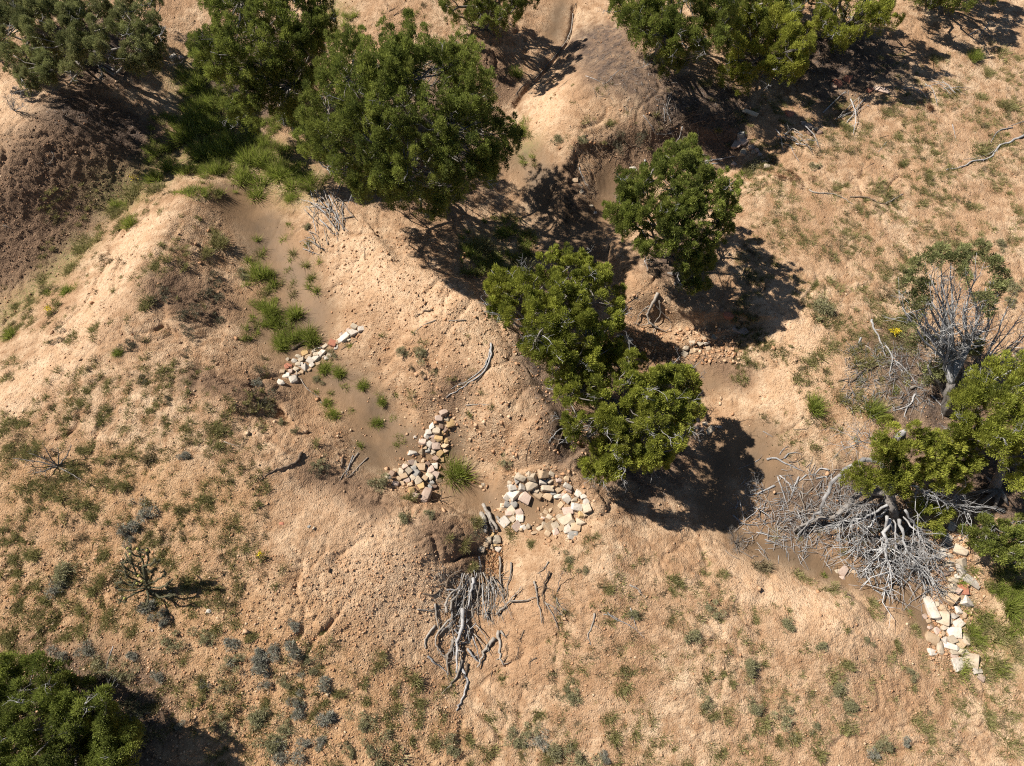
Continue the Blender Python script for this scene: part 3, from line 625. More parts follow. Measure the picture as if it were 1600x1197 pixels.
# ------------------------------------------------------------------ where names
PLACES = [('by the cholla cactus', 235, 915), ('around the upper left rock dam', 505, 590), ('in the green channel strip', 430, 480), ('around the diagonal rock dam', 640, 720),
 ('around the ring of rocks', 860, 810), ('left of the big branch pile', 590, 960), ('right of the big branch pile', 870, 960), ('on the bare central hump', 680, 520), ('below the silver dead juniper', 1330, 960), ('on the bottom right slope', 1450, 1100),
 ('right of the stone slab row', 1565, 970), ('left of the half dead juniper', 1340, 560), ('below the dark brown bank', 120, 400), ('in the top left grassy hollow', 350, 250), ('near the lower left juniper', 200, 1060),
 ('at the bottom edge, left', 480, 1120), ('at the bottom edge, middle', 760, 1140), ('at the bottom edge, right', 1080, 1100), ('on the slope at the left edge', 60, 800), ('above the broken dead sapling', 120, 610),
 ('left of the silt channel', 320, 560), ('on open soil right of the cholla', 400, 880), ('around the long crooked grey branch', 1520, 250), ('right of the pointed juniper', 1260, 330),
 ('above the half dead juniper', 1450, 360), ('on the mound above the root tangle', 980, 180), ('above the silver twig spread', 1200, 720), ('below the central gully junipers', 1040, 900), ('beside the upper right shade', 1380, 130), ('shaded by the broadest juniper', 780, 400), ('below the exposed root bank', 1100, 560), ('at the top edge by the bare path', 560, 30)]
def where(px, py): return min(PLACES, key=lambda q: (q[1]-px)**2+(q[2]-py)**2)[0]

# ------------------------------------------------------------------ grass tufts and shrubs
def tuft_tris(kind, n, rad=.2, ht=.16, sub=4, bw=.013):
    cs = rng.normal(0, rad*.42, (sub, 2)); k = rng.integers(0, sub, n)
    hgt = rng.uniform(.7, 1.15, sub)
    b0 = cs[k]+rng.normal(0, rad*.22, (n, 2)); out = b0-cs[k]; o3 = np.stack([out[:, 0], out[:, 1], 0*out[:, 0]], -1)/(rad*.4)
    d = norm(o3*.75+np.array([0, 0, .8])+rng.normal(0, .35, (n, 3))*np.array([1, 1, .4])); d[:, 2] = np.abs(d[:, 2])
    base = np.stack([b0[:, 0], b0[:, 1], np.full(n, -.03)], -1)
    L = ht*hgt[k]*rng.uniform(.5, 1.25, n)
    tn = np.clip(rng.normal(.5, .2, sub)[k]+rng.normal(0, .22, n), 0, 1)
    ye = np.clip(rng.normal(.22, .25, n), 0, 1)*(rng.random(n) < .5)
    return leaf_tris(base, d, L, np.full(n, bw)*rng.uniform(.7, 1.4, n)), np.stack([tn, ye, 0*tn], -1)
def shrub_tris(n, rad=.25, ht=.25, sub=6, bw=.009):
    """rounded twiggy shrub: many short stems filling a low dome"""
    cs = rng.normal(0, rad*.62, (sub, 2)); k = np.minimum(rng.integers(0, sub, n), rng.integers(0, sub, n)); r = rad*.42*rng.uniform(.6, 1.2, sub)[k][:, None]
    v = norm(rng.normal(size=(n, 3))); v[:, 2] = np.abs(v[:, 2]); q = rng.uniform(.3, 1, n)[:, None]**.6
    c0 = np.stack([cs[k, 0], cs[k, 1], np.zeros(n)], -1)+v*q*np.concatenate([r, r, np.full((n, 1), ht*.7)], 1); d = norm(v+rng.normal(0, .55, (n, 3)))
    tn = np.clip(rng.normal(.45, .18, sub)[k]+rng.normal(0, .2, n), 0, 1); ye = np.clip(rng.normal(.25, .3, n), 0, 1)
    return leaf_tris(c0, d, rng.uniform(.04, .09, n), np.full(n, bw)), np.stack([tn, ye, 0*tn], -1)
KIND = {'g': (M_GRASS, 'olive grass tuft'), 'G': (M_GREEN, 'bright green grass clump'), 'o': (M_GRASS, 'faded olive grass tuft'), 'dry': (M_DRY, 'straw coloured dry grass tuft'), 'd': (M_DARK, 'dark brown twiggy shrub'),
 'grey': (M_GREY, 'ash grey twiggy shrub'), 'gg': (M_GREYG, 'grey green low shrub')}
PROTO = {}
for kk, (mm, _) in KIND.items():
    for v in range(6):
        if kk in ('g', 'o', 'dry'): T, c = tuft_tris(kk, 620 if kk != 'o' else 380, .24, .14, rng.integers(3, 7))
        elif kk == 'G': T, c = tuft_tris(kk, 620, .19, .24, 3, .010)
        else:
            T, c = shrub_tris(900 if kk != 'd' else 700, .22, .22, rng.integers(5, 9))
            if kk == 'gg':
                T2, c2 = tuft_tris('g', 160, .2, .14, 4); T = np.concatenate([T, T2]); c = np.concatenate([c, c2])
        PROTO[kk, v] = tri_mesh('grass_tuft', T, c, mm)
def ZT(x0, y0, s, pts): return [(x0+p[0]*s, y0+p[1]*s, p[2]*s, p[3]) for p in pts]
TU = []
TU += ZT(0, 480, .188, [(60,230,90,'G'),(400,290,40,'o'),(520,220,70,'d'),(610,240,75,'g'),(780,180,70,'g'),(790,250,50,'g'),(920,120,40,'g'),(1050,80,45,'o'),(950,380,65,'G'),(790,430,55,'dry'),(1050,270,80,'d'),(1100,330,50,'d'),(1200,270,40,'g'),(480,520,35,'g'),(690,520,50,'g'),(740,520,30,'d'),(400,600,38,'g'),(520,680,62,'g'),(390,750,40,'g'),(290,780,52,'g'),(300,860,42,'g'),(650,680,55,'g'),(760,640,62,'g'),(880,620,68,'g'),(880,700,48,'g'),(1180,500,60,'o'),(1180,590,55,'d'),(1320,520,50,'g'),(1400,510,40,'g'),(1060,640,48,'g'),(1060,690,45,'g'),(1000,760,52,'g'),(1060,790,50,'g'),(1320,770,64,'g'),(1410,760,45,'d'),(1240,840,48,'g'),(1490,850,52,'g'),(610,800,72,'g'),(740,820,35,'g'),(850,880,72,'g'),(820,970,42,'d'),(600,910,46,'g'),(510,1010,56,'g'),(690,1030,56,'g'),(1050,890,60,'g'),(1210,950,54,'g'),(1060,1000,76,'g'),(1370,970,66,'g'),(1270,1030,56,'g'),(1140,1100,52,'g'),(40,880,55,'g'),(60,1000,60,'g'),(130,970,60,'g'),(210,940,52,'g'),(350,930,50,'o'),(530,1110,52,'g'),(310,1130,66,'g'),(190,1130,38,'g'),(70,1160,42,'g'),(700,1160,64,'g'),(930,1140,50,'dry'),(1540,1000,48,'g'),(1500,60,80,'d'),(1320,180,60,'g'),(1540,220,70,'d'),(1560,400,60,'d'),(1440,440,60,'o')])
TU += ZT(0, 640, .2882, [(40,80,60,'g'),(120,70,42,'g'),(560,30,50,'g'),(340,110,40,'o'),(1140,90,60,'g'),(1180,130,45,'g'),(1000,100,40,'o'),(60,210,60,'g'),(120,240,45,'g'),(210,190,54,'g'),(470,200,48,'g'),(390,270,64,'g'),(430,330,56,'g'),(40,310,40,'g'),(150,380,76,'g'),(270,440,64,'g'),(330,400,64,'g'),(420,470,64,'g'),(490,530,54,'g'),(510,580,32,'g'),(60,500,66,'g'),(160,530,50,'g'),(110,580,38,'g'),(540,360,64,'g'),(620,380,54,'g'),(680,360,54,'g'),(700,420,50,'dry'),(680,220,46,'g'),(760,235,40,'o'),(830,240,60,'dry'),(950,320,40,'g'),(870,400,40,'g'),(1010,250,45,'grey'),(1150,200,45,'g'),(1200,300,40,'o'),(1190,370,40,'g'),(1070,450,54,'g'),(1140,500,45,'g'),(940,510,48,'g'),(990,530,45,'dry'),(970,570,32,'g'),(1080,580,35,'g'),(1000,690,30,'g'),(930,690,25,'g'),(1290,620,40,'g'),(1290,740,48,'g'),(1230,800,25,'g'),(1250,840,30,'g'),(1140,610,25,'g'),(1060,690,25,'g'),(320,600,35,'o'),(20,680,50,'g'),(100,700,40,'g'),(330,710,46,'g'),(430,680,50,'dry'),(520,690,40,'g'),(170,760,62,'g'),(80,790,52,'g'),(550,760,52,'g'),(90,860,50,'g'),(10,880,28,'g'),(180,930,52,'g'),(80,950,52,'g'),(130,1030,52,'g'),(210,1010,52,'g'),(90,1050,42,'g'),(560,890,48,'g'),(520,930,54,'g'),(490,960,48,'g'),(630,840,32,'g'),(840,790,50,'o'),(920,740,40,'g'),(920,800,50,'g'),(1060,850,54,'g'),(1040,890,54,'g'),(1140,920,35,'g'),(1260,900,30,'g'),(1280,950,30,'g'),(1100,1000,48,'g'),(1190,1030,45,'o'),(1500,930,40,'g'),(1520,850,40,'g'),(540,1020,40,'g'),(440,1060,48,'g'),(580,1100,62,'g'),(620,1140,42,'g'),(310,1110,48,'g'),(220,1090,46,'g'),(380,1090,32,'g'),(60,1180,60,'g'),(1050,1110,30,'g'),(820,690,50,'g'),
 (730,620,80,'grey'),(800,560,80,'grey'),(700,670,50,'grey'),(320,860,90,'gg'),(320,940,60,'grey'),(800,1060,70,'grey'),(850,1100,60,'grey'),(890,1140,45,'grey')])
TU += ZT(0, 860, .2815, [(320,550,62,'grey'),(500,530,62,'grey'),(560,640,75,'gg'),(740,570,54,'grey'),(710,680,70,'gg'),(940,510,62,'gg'),(1140,480,64,'gg'),(1270,500,62,'grey'),(1290,590,62,'gg'),(1440,570,72,'grey'),(1430,630,54,'grey'),(1540,530,60,'grey'),(880,710,52,'grey'),(1250,750,52,'gg'),(1130,690,52,'g'),(1150,750,32,'grey'),(1030,580,46,'g'),(860,620,40,'o'),(1230,930,62,'gg'),(1440,920,64,'gg'),(1520,1070,60,'gg'),(990,960,40,'grey'),(1150,1140,40,'g'),(850,870,45,'dry'),(770,850,46,'gg'),(690,840,46,'gg'),(190,480,62,'g'),(340,460,54,'g'),(50,450,62,'g'),(480,410,62,'g'),(640,400,50,'g'),(720,430,46,'g'),(1260,390,62,'g'),(1400,470,42,'g'),(1110,800,32,'g'),(1470,810,32,'g'),(1080,1000,32,'g'),(600,720,40,'d')])
TU += ZT(380, 960, .325, [(230,130,70,'grey'),(90,200,70,'grey'),(240,60,42,'grey'),(40,90,40,'g'),(470,160,52,'g'),(360,90,40,'g'),(640,180,40,'g'),(630,230,48,'g'),(300,200,46,'gg'),(350,240,36,'gg'),(400,300,60,'grey'),(430,360,36,'g'),(510,290,52,'g'),(570,320,42,'g'),(530,390,32,'g'),(580,410,36,'g'),(120,300,40,'grey'),(200,300,40,'gg'),(100,400,36,'g'),(220,375,36,'g'),(270,390,46,'grey'),(370,420,36,'g'),(720,430,54,'g'),(730,350,36,'g'),(780,290,54,'g'),(830,370,46,'g'),(850,440,36,'o'),(830,500,42,'g'),(80,490,72,'gg'),(250,460,50,'grey'),(300,500,40,'g'),(400,490,72,'grey'),(190,540,46,'gg'),(580,510,62,'gg'),(700,540,42,'g'),(640,520,32,'g'),(800,590,26,'g'),(160,610,62,'gg'),(230,680,72,'grey'),(300,600,45,'grey'),(390,600,42,'grey'),(500,620,32,'gg'),(530,670,32,'gg'),(620,600,52,'gg'),(430,710,50,'g'),(700,670,82,'gg'),(910,610,46,'g'),(1000,590,62,'gg'),(1080,630,42,'g'),(1180,640,62,'g'),(1090,710,36,'g'),(1300,560,62,'gg'),(1390,560,42,'gg'),(1420,610,52,'grey'),(1340,670,46,'g'),(1540,630,64,'gg'),(1470,670,42,'g'),(1450,500,42,'g'),(1000,380,28,'g'),(1550,380,32,'gg')])
TU += ZT(880, 820, .315, [(500,250,52,'g'),(210,290,50,'o'),(560,300,40,'g'),(780,240,48,'g'),(780,320,36,'g'),(680,220,40,'o'),(980,215,60,'dry'),(1000,215,45,'g'),(1190,260,56,'g'),(1320,320,48,'g'),(830,360,25,'g'),(530,460,50,'g'),(230,460,42,'g'),(350,420,42,'gg'),(740,420,45,'gg'),(960,450,40,'g'),(1100,490,54,'gg'),(1130,420,30,'g'),(880,520,32,'g'),(910,560,36,'g'),(930,600,26,'g'),(830,600,36,'g'),(910,680,64,'gg'),(920,730,36,'g'),(820,750,40,'g'),(640,520,60,'gg'),(290,620,36,'g'),(440,620,36,'g'),(310,710,52,'g'),(290,790,56,'g'),(220,940,54,'g'),(250,1020,68,'g'),(40,840,50,'gg'),(20,1080,46,'g'),(80,1150,72,'gg'),(200,1140,50,'grey'),(260,1180,40,'g'),(420,1120,36,'g'),(710,1080,36,'g'),(760,1150,54,'g'),(620,1170,40,'g'),(700,880,52,'gg'),(800,920,62,'g'),(720,930,42,'g'),(930,870,50,'gg'),(990,880,32,'g'),(970,970,58,'g'),(1110,930,56,'gg'),(1160,1030,62,'g'),(1270,1070,62,'g'),(1240,1010,36,'gg'),(1090,1080,42,'g'),(1380,650,46,'g'),(1350,720,62,'g'),(1350,790,48,'gg'),(1190,600,32,'g'),(1280,580,40,'gg'),(1260,630,32,'g'),(1420,900,46,'gg'),(1380,1000,32,'g'),(1440,990,32,'g'),(1000,1170,60,'g'),(1540,400,50,'g'),(1290,250,26,'G')])
TU += ZT(1300, 900, .248, [(260,170,40,'g'),(480,220,38,'G'),(520,340,54,'g'),(240,410,40,'gg'),(400,450,50,'g'),(570,490,40,'g'),(500,630,52,'gg'),(500,690,40,'g'),(640,750,46,'g'),(700,680,32,'g'),(750,730,42,'g'),(790,800,62,'g'),(100,820,62,'gg'),(50,950,36,'g'),(140,940,42,'g'),(540,920,64,'g'),(600,970,74,'g'),(500,1080,36,'g'),(460,1030,52,'grey'),(340,1060,64,'gg'),(270,1110,54,'grey'),(880,700,36,'g'),(1000,780,32,'g'),(1010,890,64,'g'),(1050,940,42,'g'),(1110,720,36,'g'),(1190,780,42,'g'),(1160,880,62,'g'),(1150,1040,86,'g'),(1100,590,64,'g'),(1050,530,62,'g'),(1110,380,110,'g'),(930,550,56,'g'),(1180,480,62,'g'),(880,350,80,'G'),(980,220,90,'g'),(1150,120,110,'G'),(1040,60,80,'G'),(880,150,70,'g'),(1000,20,60,'g'),(960,330,50,'g'),(840,600,36,'g')])
TU += ZT(1180, 330, .2632, [(380,570,90,'gg'),(700,240,50,'g'),(590,85,36,'g'),(1270,220,56,'g'),(1320,80,48,'g'),(1410,90,36,'g'),(1460,210,54,'gg'),(1510,420,64,'gg'),(1500,520,50,'gg'),(750,390,52,'g'),(730,330,38,'g'),(890,320,44,'g'),(500,450,60,'o'),(610,450,34,'g'),(790,480,54,'dry'),(250,960,76,'g'),(390,820,86,'g'),(350,880,50,'g'),(480,770,56,'o'),(600,850,84,'g'),(520,850,50,'g'),(360,1120,90,'G'),(500,1090,66,'g'),(620,1130,90,'g'),(700,1160,84,'G'),(600,1060,60,'o'),(720,610,64,'g'),(820,640,86,'g'),(900,650,60,'g'),(590,700,54,'g'),(860,1040,42,'G'),(80,780,44,'g'),(1120,220,54,'g'),(110,270,44,'g'),(880,760,60,'dry'),(820,730,50,'dry')])
TU += ZT(0, 300, .3375, [(1200,380,60,'G'),(1260,395,50,'G'),(1120,365,40,'gg'),(1220,450,48,'g'),(1240,520,64,'G'),(1340,545,62,'G'),(1190,510,40,'G'),(1250,590,50,'G'),(1290,640,62,'G'),(1350,660,62,'G'),(1440,650,66,'G'),(1310,690,54,'G'),(980,180,40,'g'),(980,230,60,'g'),(950,260,45,'g'),(560,50,46,'G'),(600,145,46,'G'),(380,260,56,'g'),(330,440,46,'G'),(235,460,32,'G'),(150,500,36,'g'),(770,290,34,'g'),(710,340,50,'g'),(660,490,50,'g'),(740,490,50,'d'),(980,460,60,'d'),(1000,580,46,'d'),(880,560,54,'d'),(200,400,46,'o'),(340,340,50,'o'),(450,200,60,'o'),(390,220,60,'o'),(940,500,50,'g'),(990,390,50,'d'),(1350,150,30,'G'),(1430,160,26,'gg')])
TU += ZT(400, 500, .2, [(560,350,75,'G'),(650,375,75,'G'),(500,430,55,'G'),(500,470,50,'gg'),(700,520,54,'G'),(810,490,76,'G'),(970,590,64,'G'),(1090,575,34,'G'),(580,640,64,'G'),(580,720,70,'G'),(740,700,38,'G'),(1070,740,46,'G'),(950,800,64,'G'),(1140,930,54,'G'),(1090,980,34,'G'),(800,980,54,'G'),(460,570,36,'G'),(570,560,32,'G'),(730,170,54,'G'),(600,250,44,'gg'),(1180,240,64,'gg'),(1300,240,66,'gg'),(1330,150,54,'o'),(1400,390,38,'gg'),(40,570,80,'d'),(60,640,80,'d'),(110,700,70,'d'),(30,480,60,'grey'),(30,380,60,'d'),(440,950,54,'g'),(470,1110,60,'gg'),(510,1160,70,'d'),(210,800,46,'gg'),(290,860,40,'gg'),(1220,360,40,'d'),(1300,420,40,'d')])
TU += ZT(560, 600, .25, [(590,530,110,'G'),(300,830,64,'gg'),(450,820,44,'gg'),(720,870,64,'g'),(720,920,40,'d'),(260,700,60,'g'),(100,600,84,'gg'),(960,930,64,'g'),(1090,1000,48,'g'),(1450,960,50,'g'),(930,480,54,'gg'),(560,940,44,'g'),(650,1000,54,'g'),(700,1130,60,'g'),(700,170,40,'g'),(830,140,30,'g'),(1300,1060,40,'gg'),(1390,1160,40,'gg')])
TU += [(x, y, r, 'G') for x, y, r in [(400,290,26),(375,275,24),(440,262,30),(470,285,24),(452,308,14),(345,242,22),(305,240,30),(275,262,26),(245,278,20),(330,265,20),(415,250,26),(390,240,24),(300,130,26),(320,165,26),(295,185,30),(330,195,26),(285,210,26),(360,215,22),(350,190,20)]]
TU += [(x, y, r, 'g') for x, y, r in [(215,300,24),(190,325,18),(240,298,18),(195,345,15),(170,330,16),(250,330,10),(20,490,16),(50,500,15),(90,480,14),(60,462,12),(30,510,12),(740,380,30),(765,400,26),(800,430,30),(690,1080,10)]]
TU += ZT(780, 0, .288, [(600,650,44,'g'),(470,640,36,'g'),(310,750,44,'gg'),(360,730,36,'g'),(440,750,36,'gg'),(720,720,54,'d'),(620,780,50,'d'),(850,600,40,'g'),(90,400,50,'G'),(130,680,56,'G'),(1380,890,54,'gg'),(1480,870,50,'g'),(1120,440,50,'g'),(1160,530,30,'g')])
TU += ZT(1140, 0, .288, [(120,910,56,'g'),(300,960,50,'r'),(360,970,30,'r'),(1060,590,46,'r'),(560,890,40,'g'),(980,870,44,'g'),(1000,540,40,'g'),(1370,520,50,'g'),(1230,460,44,'g'),(1520,560,60,'g'),(1400,370,44,'g'),(1300,400,40,'g'),(1470,270,60,'o'),(1550,300,44,'o'),(1320,300,50,'G'),(1120,300,44,'g'),(860,600,44,'g'),(750,690,46,'g'),(640,690,46,'g'),(920,730,44,'g'),(1360,780,64,'g'),(1450,740,40,'g'),(1160,850,50,'g'),(1180,740,40,'g'),(1090,930,44,'o'),(1240,930,40,'g'),(1000,1100,46,'g'),(1180,1080,40,'g'),(1330,1110,44,'g'),(820,1000,50,'o'),(600,1000,44,'g'),(450,890,40,'gg'),(1500,960,40,'g'),(340,1080,50,'o'),(150,1040,40,'o'),(720,940,36,'g'),(960,950,44,'o'),(1560,1130,40,'g')])
SHR = ('grey', 'gg', 'd')
rust = [t_ for t_ in TU if t_[3] == 'r']; TU = [t_ for t_ in TU if t_[3] != 'r' and -10 < t_[0] < 1612 and -10 < t_[1] < 1210]
KRATIO = []
def norm_r(t_):  # the zoom lists carry radii in zoomed pixels
    return t_
def scale_of(P): return F/((P-CP)@FW)
lists_scaled = []
grass, shrub, small = [], [], []
for (x, y, r, k) in TU:
    rp = r if r <= 30 and k in ('g', 'G') and False else r
    lists_scaled.append((x, y, rp, k))
def rad_px(r): return r
items = []
for (x, y, r, k) in lists_scaled:
    P = at(x, y+rad_px(r)*.25); R_ = rad_px(r)/scale_of(P)*1.15; items.append((rad_px(r), x, y, k, P, R_))
items.sort(key=lambda q: -q[0])
ng = 0
STT, STC = {}, {}
def add_stuff(k, T, c): STT.setdefault(k, []).append(T); STC.setdefault(k, []).append(c)
for (rp, x, y, k, P, R_) in items:
    if k in SHR or ng < 285:
        v = rng.integers(0, 6); o = link('shrub' if k in SHR else 'grass_tuft', PROTO[k, v], P)
        s_ = R_/.30; o.rotation_euler = (0, 0, rng.uniform(0, 6.28)); o.scale = (s_*rng.uniform(.9, 1.15), s_*rng.uniform(.85, 1.1), min(1.5, max(.6, s_))*(1.25 if k == 'G' and s_ > 1 else .95))
        size = 'wide' if rp > 15.5 else ('middling' if rp > 11 else 'little')
        wh = where(x, y); tag(o, f"{size} {KIND[k][1]} {wh}", 'shrub' if k in SHR else 'grass tuft', ('shrubs ' if k in SHR else 'grass tufts ')+wh)
        if k not in SHR: ng += 1
    else:
        T, c = tuft_tris(k, 130, R_*.75, .12, 3); add_stuff(k if k in KIND else 'g', T+P, c)
for (x, y, r, k) in rust:
    P = at(x, y); T, c = shrub_tris(500, .22, .16, 6); o = link('dead_shrub', tri_mesh('dead_shrub', T, c, M_RED), P); 
    tag(o, f"rust red dried shrub at photo's upper right, {'left' if x < 1235 else ('middle' if x < 1300 else 'right')} one of the three", 'dead shrub')
# unnumbered small tufts: ground cover
dens = [((1150,150,1600,330), 1200, 'g'), ((1150,330,1420,600), 1050, 'g'), ((1420,330,1600,420), 200, 'g'), ((1150,600,1400,720), 90, 'g'), ((0,560,420,1000), 1300, 'g'), ((0,1000,560,1197), 420, 'g'), ((560,1040,1000,1197), 130, 'g'), ((860,850,1420,1197), 480, 'g'), ((1420,1030,1600,1197), 90, 'g'), ((1500,880,1600,1060), 70, 'G'), ((1500,880,1600,1060), 60, 'g'), ((60,290,280,480), 160, 'g'), ((0,440,120,530), 70, 'g'), ((230,180,490,310), 260, 'G'), ((280,100,350,220), 120, 'G'), ((720,340,830,430), 120, 'G'), ((400,180,560,300), 60, 'G'),
 ((250,330,340,420), 30, 'g'), ((860,120,1140,230), 40, 'g'), ((600,480,760,640), 25, 'o'), ((1350,80,1600,170), 120, 'g'), ((500,20,560,60), 20, 'G'), ((560,0,680,60), 20, 'g'), ((380,370,500,540), 40, 'G'), ((1180,820,1480,900), 30, 'g'), ((700,180,860,260), 20, 'G')]
for (x0, y0, x1, y1), n, k in dens:
    q = rng.uniform((x0, y0), (x1, y1), (n*2, 2)); P = at(q[:, 0], q[:, 1])
    cl = perlin(P[:, 0]*.9, P[:, 1]*.9, 101)+.5*perlin(P[:, 0]*2.5, P[:, 1]*2.5, 102)+rng.normal(0, .15, len(q))
    cl -= .9*mval('silt', P[:, 0], P[:, 1])*(k != 'G')+.35*mval('pale', P[:, 0], P[:, 1])
    for i in np.argsort(-cl)[:n]:
        kk = k if rng.random() > .25 else ('dry' if k != 'G' else 'g')
        r_ = rng.uniform(.07, .20); T, c = tuft_tris(kk, int(60+r_*380), r_, rng.uniform(.05, .11) if k != 'G' else rng.uniform(.12, .24), 2, .012)
        add_stuff(kk, T+P[i], c)
for k in STT:
    nm = {'g': 'olive_ground_cover', 'G': 'green_grass', 'dry': 'dry_grass', 'o': 'faded_grass'}.get(k, 'ground_cover')
    o = link(nm, tri_mesh(nm, np.concatenate(STT[k]), np.concatenate(STC[k]), KIND[k][0]))
    tag(o, {'g': 'scattered small olive grass sprigs over the bare slopes', 'G': 'lush green grass growing in the damp hollows', 'dry': 'thin straw coloured grass between the green tufts', 'o': 'faded olive sprigs dotting the central hump'}.get(k, 'low sprigs on soil'), 'grass', kind='stuff')
def flowers(x, y, n, rad, label):
    P = at(x, y); T, c = tuft_tris('g', 160, rad*1.3, .15, 3); root = thing('flowering_plant', P, label, 'flowering plant')
    link('leaves', tri_mesh('leaves', T, c, M_GRASS), parent=root)
    C_ = np.stack([rng.normal(0, rad*.5, n), rng.normal(0, rad*.35, n), rng.uniform(.12, .2, n)], -1)
    T = leaf_tris(C_, norm(rng.normal(size=(n, 3))), np.full(n, .035), np.full(n, .035)); link('blossoms', tri_mesh('blossoms', T, np.stack([rng.random(n)]*3, -1), M_YEL), parent=root)
flowers(1395, 523, 130, .14, 'bright yellow flower clump left of the half dead juniper')
flowers(409, 869, 45, .07, 'small yellow flower cluster on the open slope right of the cholla cactus')
flowers(80, 488, 45, .08, 'small yellow flower cluster below the dark brown bank at the left')
flowers(212, 282, 40, .16, 'yellow flower sprinkle at the lower edge of the grassy hollow')

# ------------------------------------------------------------------ cholla cactus
def cholla():
    B = at(232, 928); root = thing('cholla_cactus', B, 'branching cholla cactus with dark jointed arms and yellow fruit on the left slope', 'cactus')
    def stick(P, r, name='arm'):
        T = []; C_ = []
        P = smooth_path(P, 4, .008); mb = MB(); rr = r*(1+.16*np.sin(np.arange(len(P))*2.1)); rr[-1] *= .7; mb.tube(P, rr, 7)
        V = np.concatenate(mb.V)-B; F3 = np.concatenate(mb.F3); F4 = np.concatenate(mb.F4)
        n = 26*len(P); i = rng.integers(0, len(P)-1, n); u = rng.random(n)[:, None]; q = P[i]*(1-u)+P[i+1]*u; d = norm(rng.normal(size=(n, 3)))
        S_ = leaf_tris(q+d*r*.8-B, d, np.full(n, .022), np.full(n, .006)).reshape(-1, 3)
        F3 = np.concatenate([F3, len(V)+np.arange(len(S_)).reshape(-1, 3)])
        tn = np.concatenate([np.tile([.35, 0., 0.], (len(V), 1)), np.tile([.9, .5, 0], (len(S_), 1))])
        link(name, make_mesh(name, np.concatenate([V, S_]), [F3, F4], M_CACT, tint=tn, smooth=False), parent=root)
    stick([B-np.array([0, 0, .05]), P3(229, 905, .45), P3(224, 885, .8)], .045, 'stem')
    arms = [[(228,905,.4),(214,898,.55),(208,882,.75),(204,868,.95)], [(226,890,.7),(222,872,.95),(215,860,1.15)], [(226,890,.7),(232,874,.95),(230,862,1.1)], [(222,872,.95),(207,866,1.05),(201,858,1.2)],
     [(228,912,.35),(208,905,.45),(196,897,.6)], [(228,915,.3),(204,914,.4),(186,908,.5)], [(228,918,.3),(205,922,.35),(184,922,.45)], [(228,920,.25),(208,930,.3),(192,938,.35)], [(230,912,.35),(238,900,.55),(240,888,.7)],
     [(230,914,.35),(248,905,.5),(258,896,.6)], [(232,918,.3),(252,918,.4),(266,910,.5)], [(232,920,.3),(250,932,.3),(268,930,.4)], [(214,898,.55),(200,890,.65),(192,884,.75)], [(230,922,.25),(232,938,.3),(228,948,.35)], [(229,905,.45),(219,915,.5),(210,912,.6)], [(224,885,.8),(236,882,.9),(243,876,1.)], [(208,882,.75),(198,876,.85)], [(230,905,.45),(222,896,.6),(218,885,.7)]]
    for a_ in arms:
        stick([P3(*q) for q in a_], .017)
        e = P3(*a_[-1]); q0 = P3(*a_[-2])
        for _ in range(2):
            b_ = q0*.4+e*.6; stick([b_, b_+norm(e-q0+rng.normal(0, .12, 3))*.08, b_+norm(e-q0+rng.normal(0, .12, 3))*.17], .013)
    for (x, y, u) in [(204,866,1.0),(215,858,1.2),(230,860,1.12),(200,857,1.2),(217,900,.6),(222,908,.55),(195,935,.4),(224,870,1.0),(214,912,.6),(228,896,.6)]:
        P = P3(x, y, u)-B; me = bpy.data.meshes.new('fruit'); bm = bmesh.new(); bmesh.ops.create_icosphere(bm, subdivisions=2, radius=.028); 
        for v_ in bm.verts: v_.co.z *= 1.3
        bm.to_mesh(me); bm.free(); me.materials.append(M_FRUIT); me.transform(Matrix.Translation(Vector(P))); link('fruit', me, parent=root)
M_FRUIT, t_, b_ = mat('cactus_fruit'); b_.inputs['Base Color'].default_value = (.42, .36, .10, 1)
nn_ = noise(t_, 40, 3); t_.links.new(mixc(t_, nn_, (.50, .42, .12), (.30, .30, .09)), b_.inputs['Base Color'])
cholla()

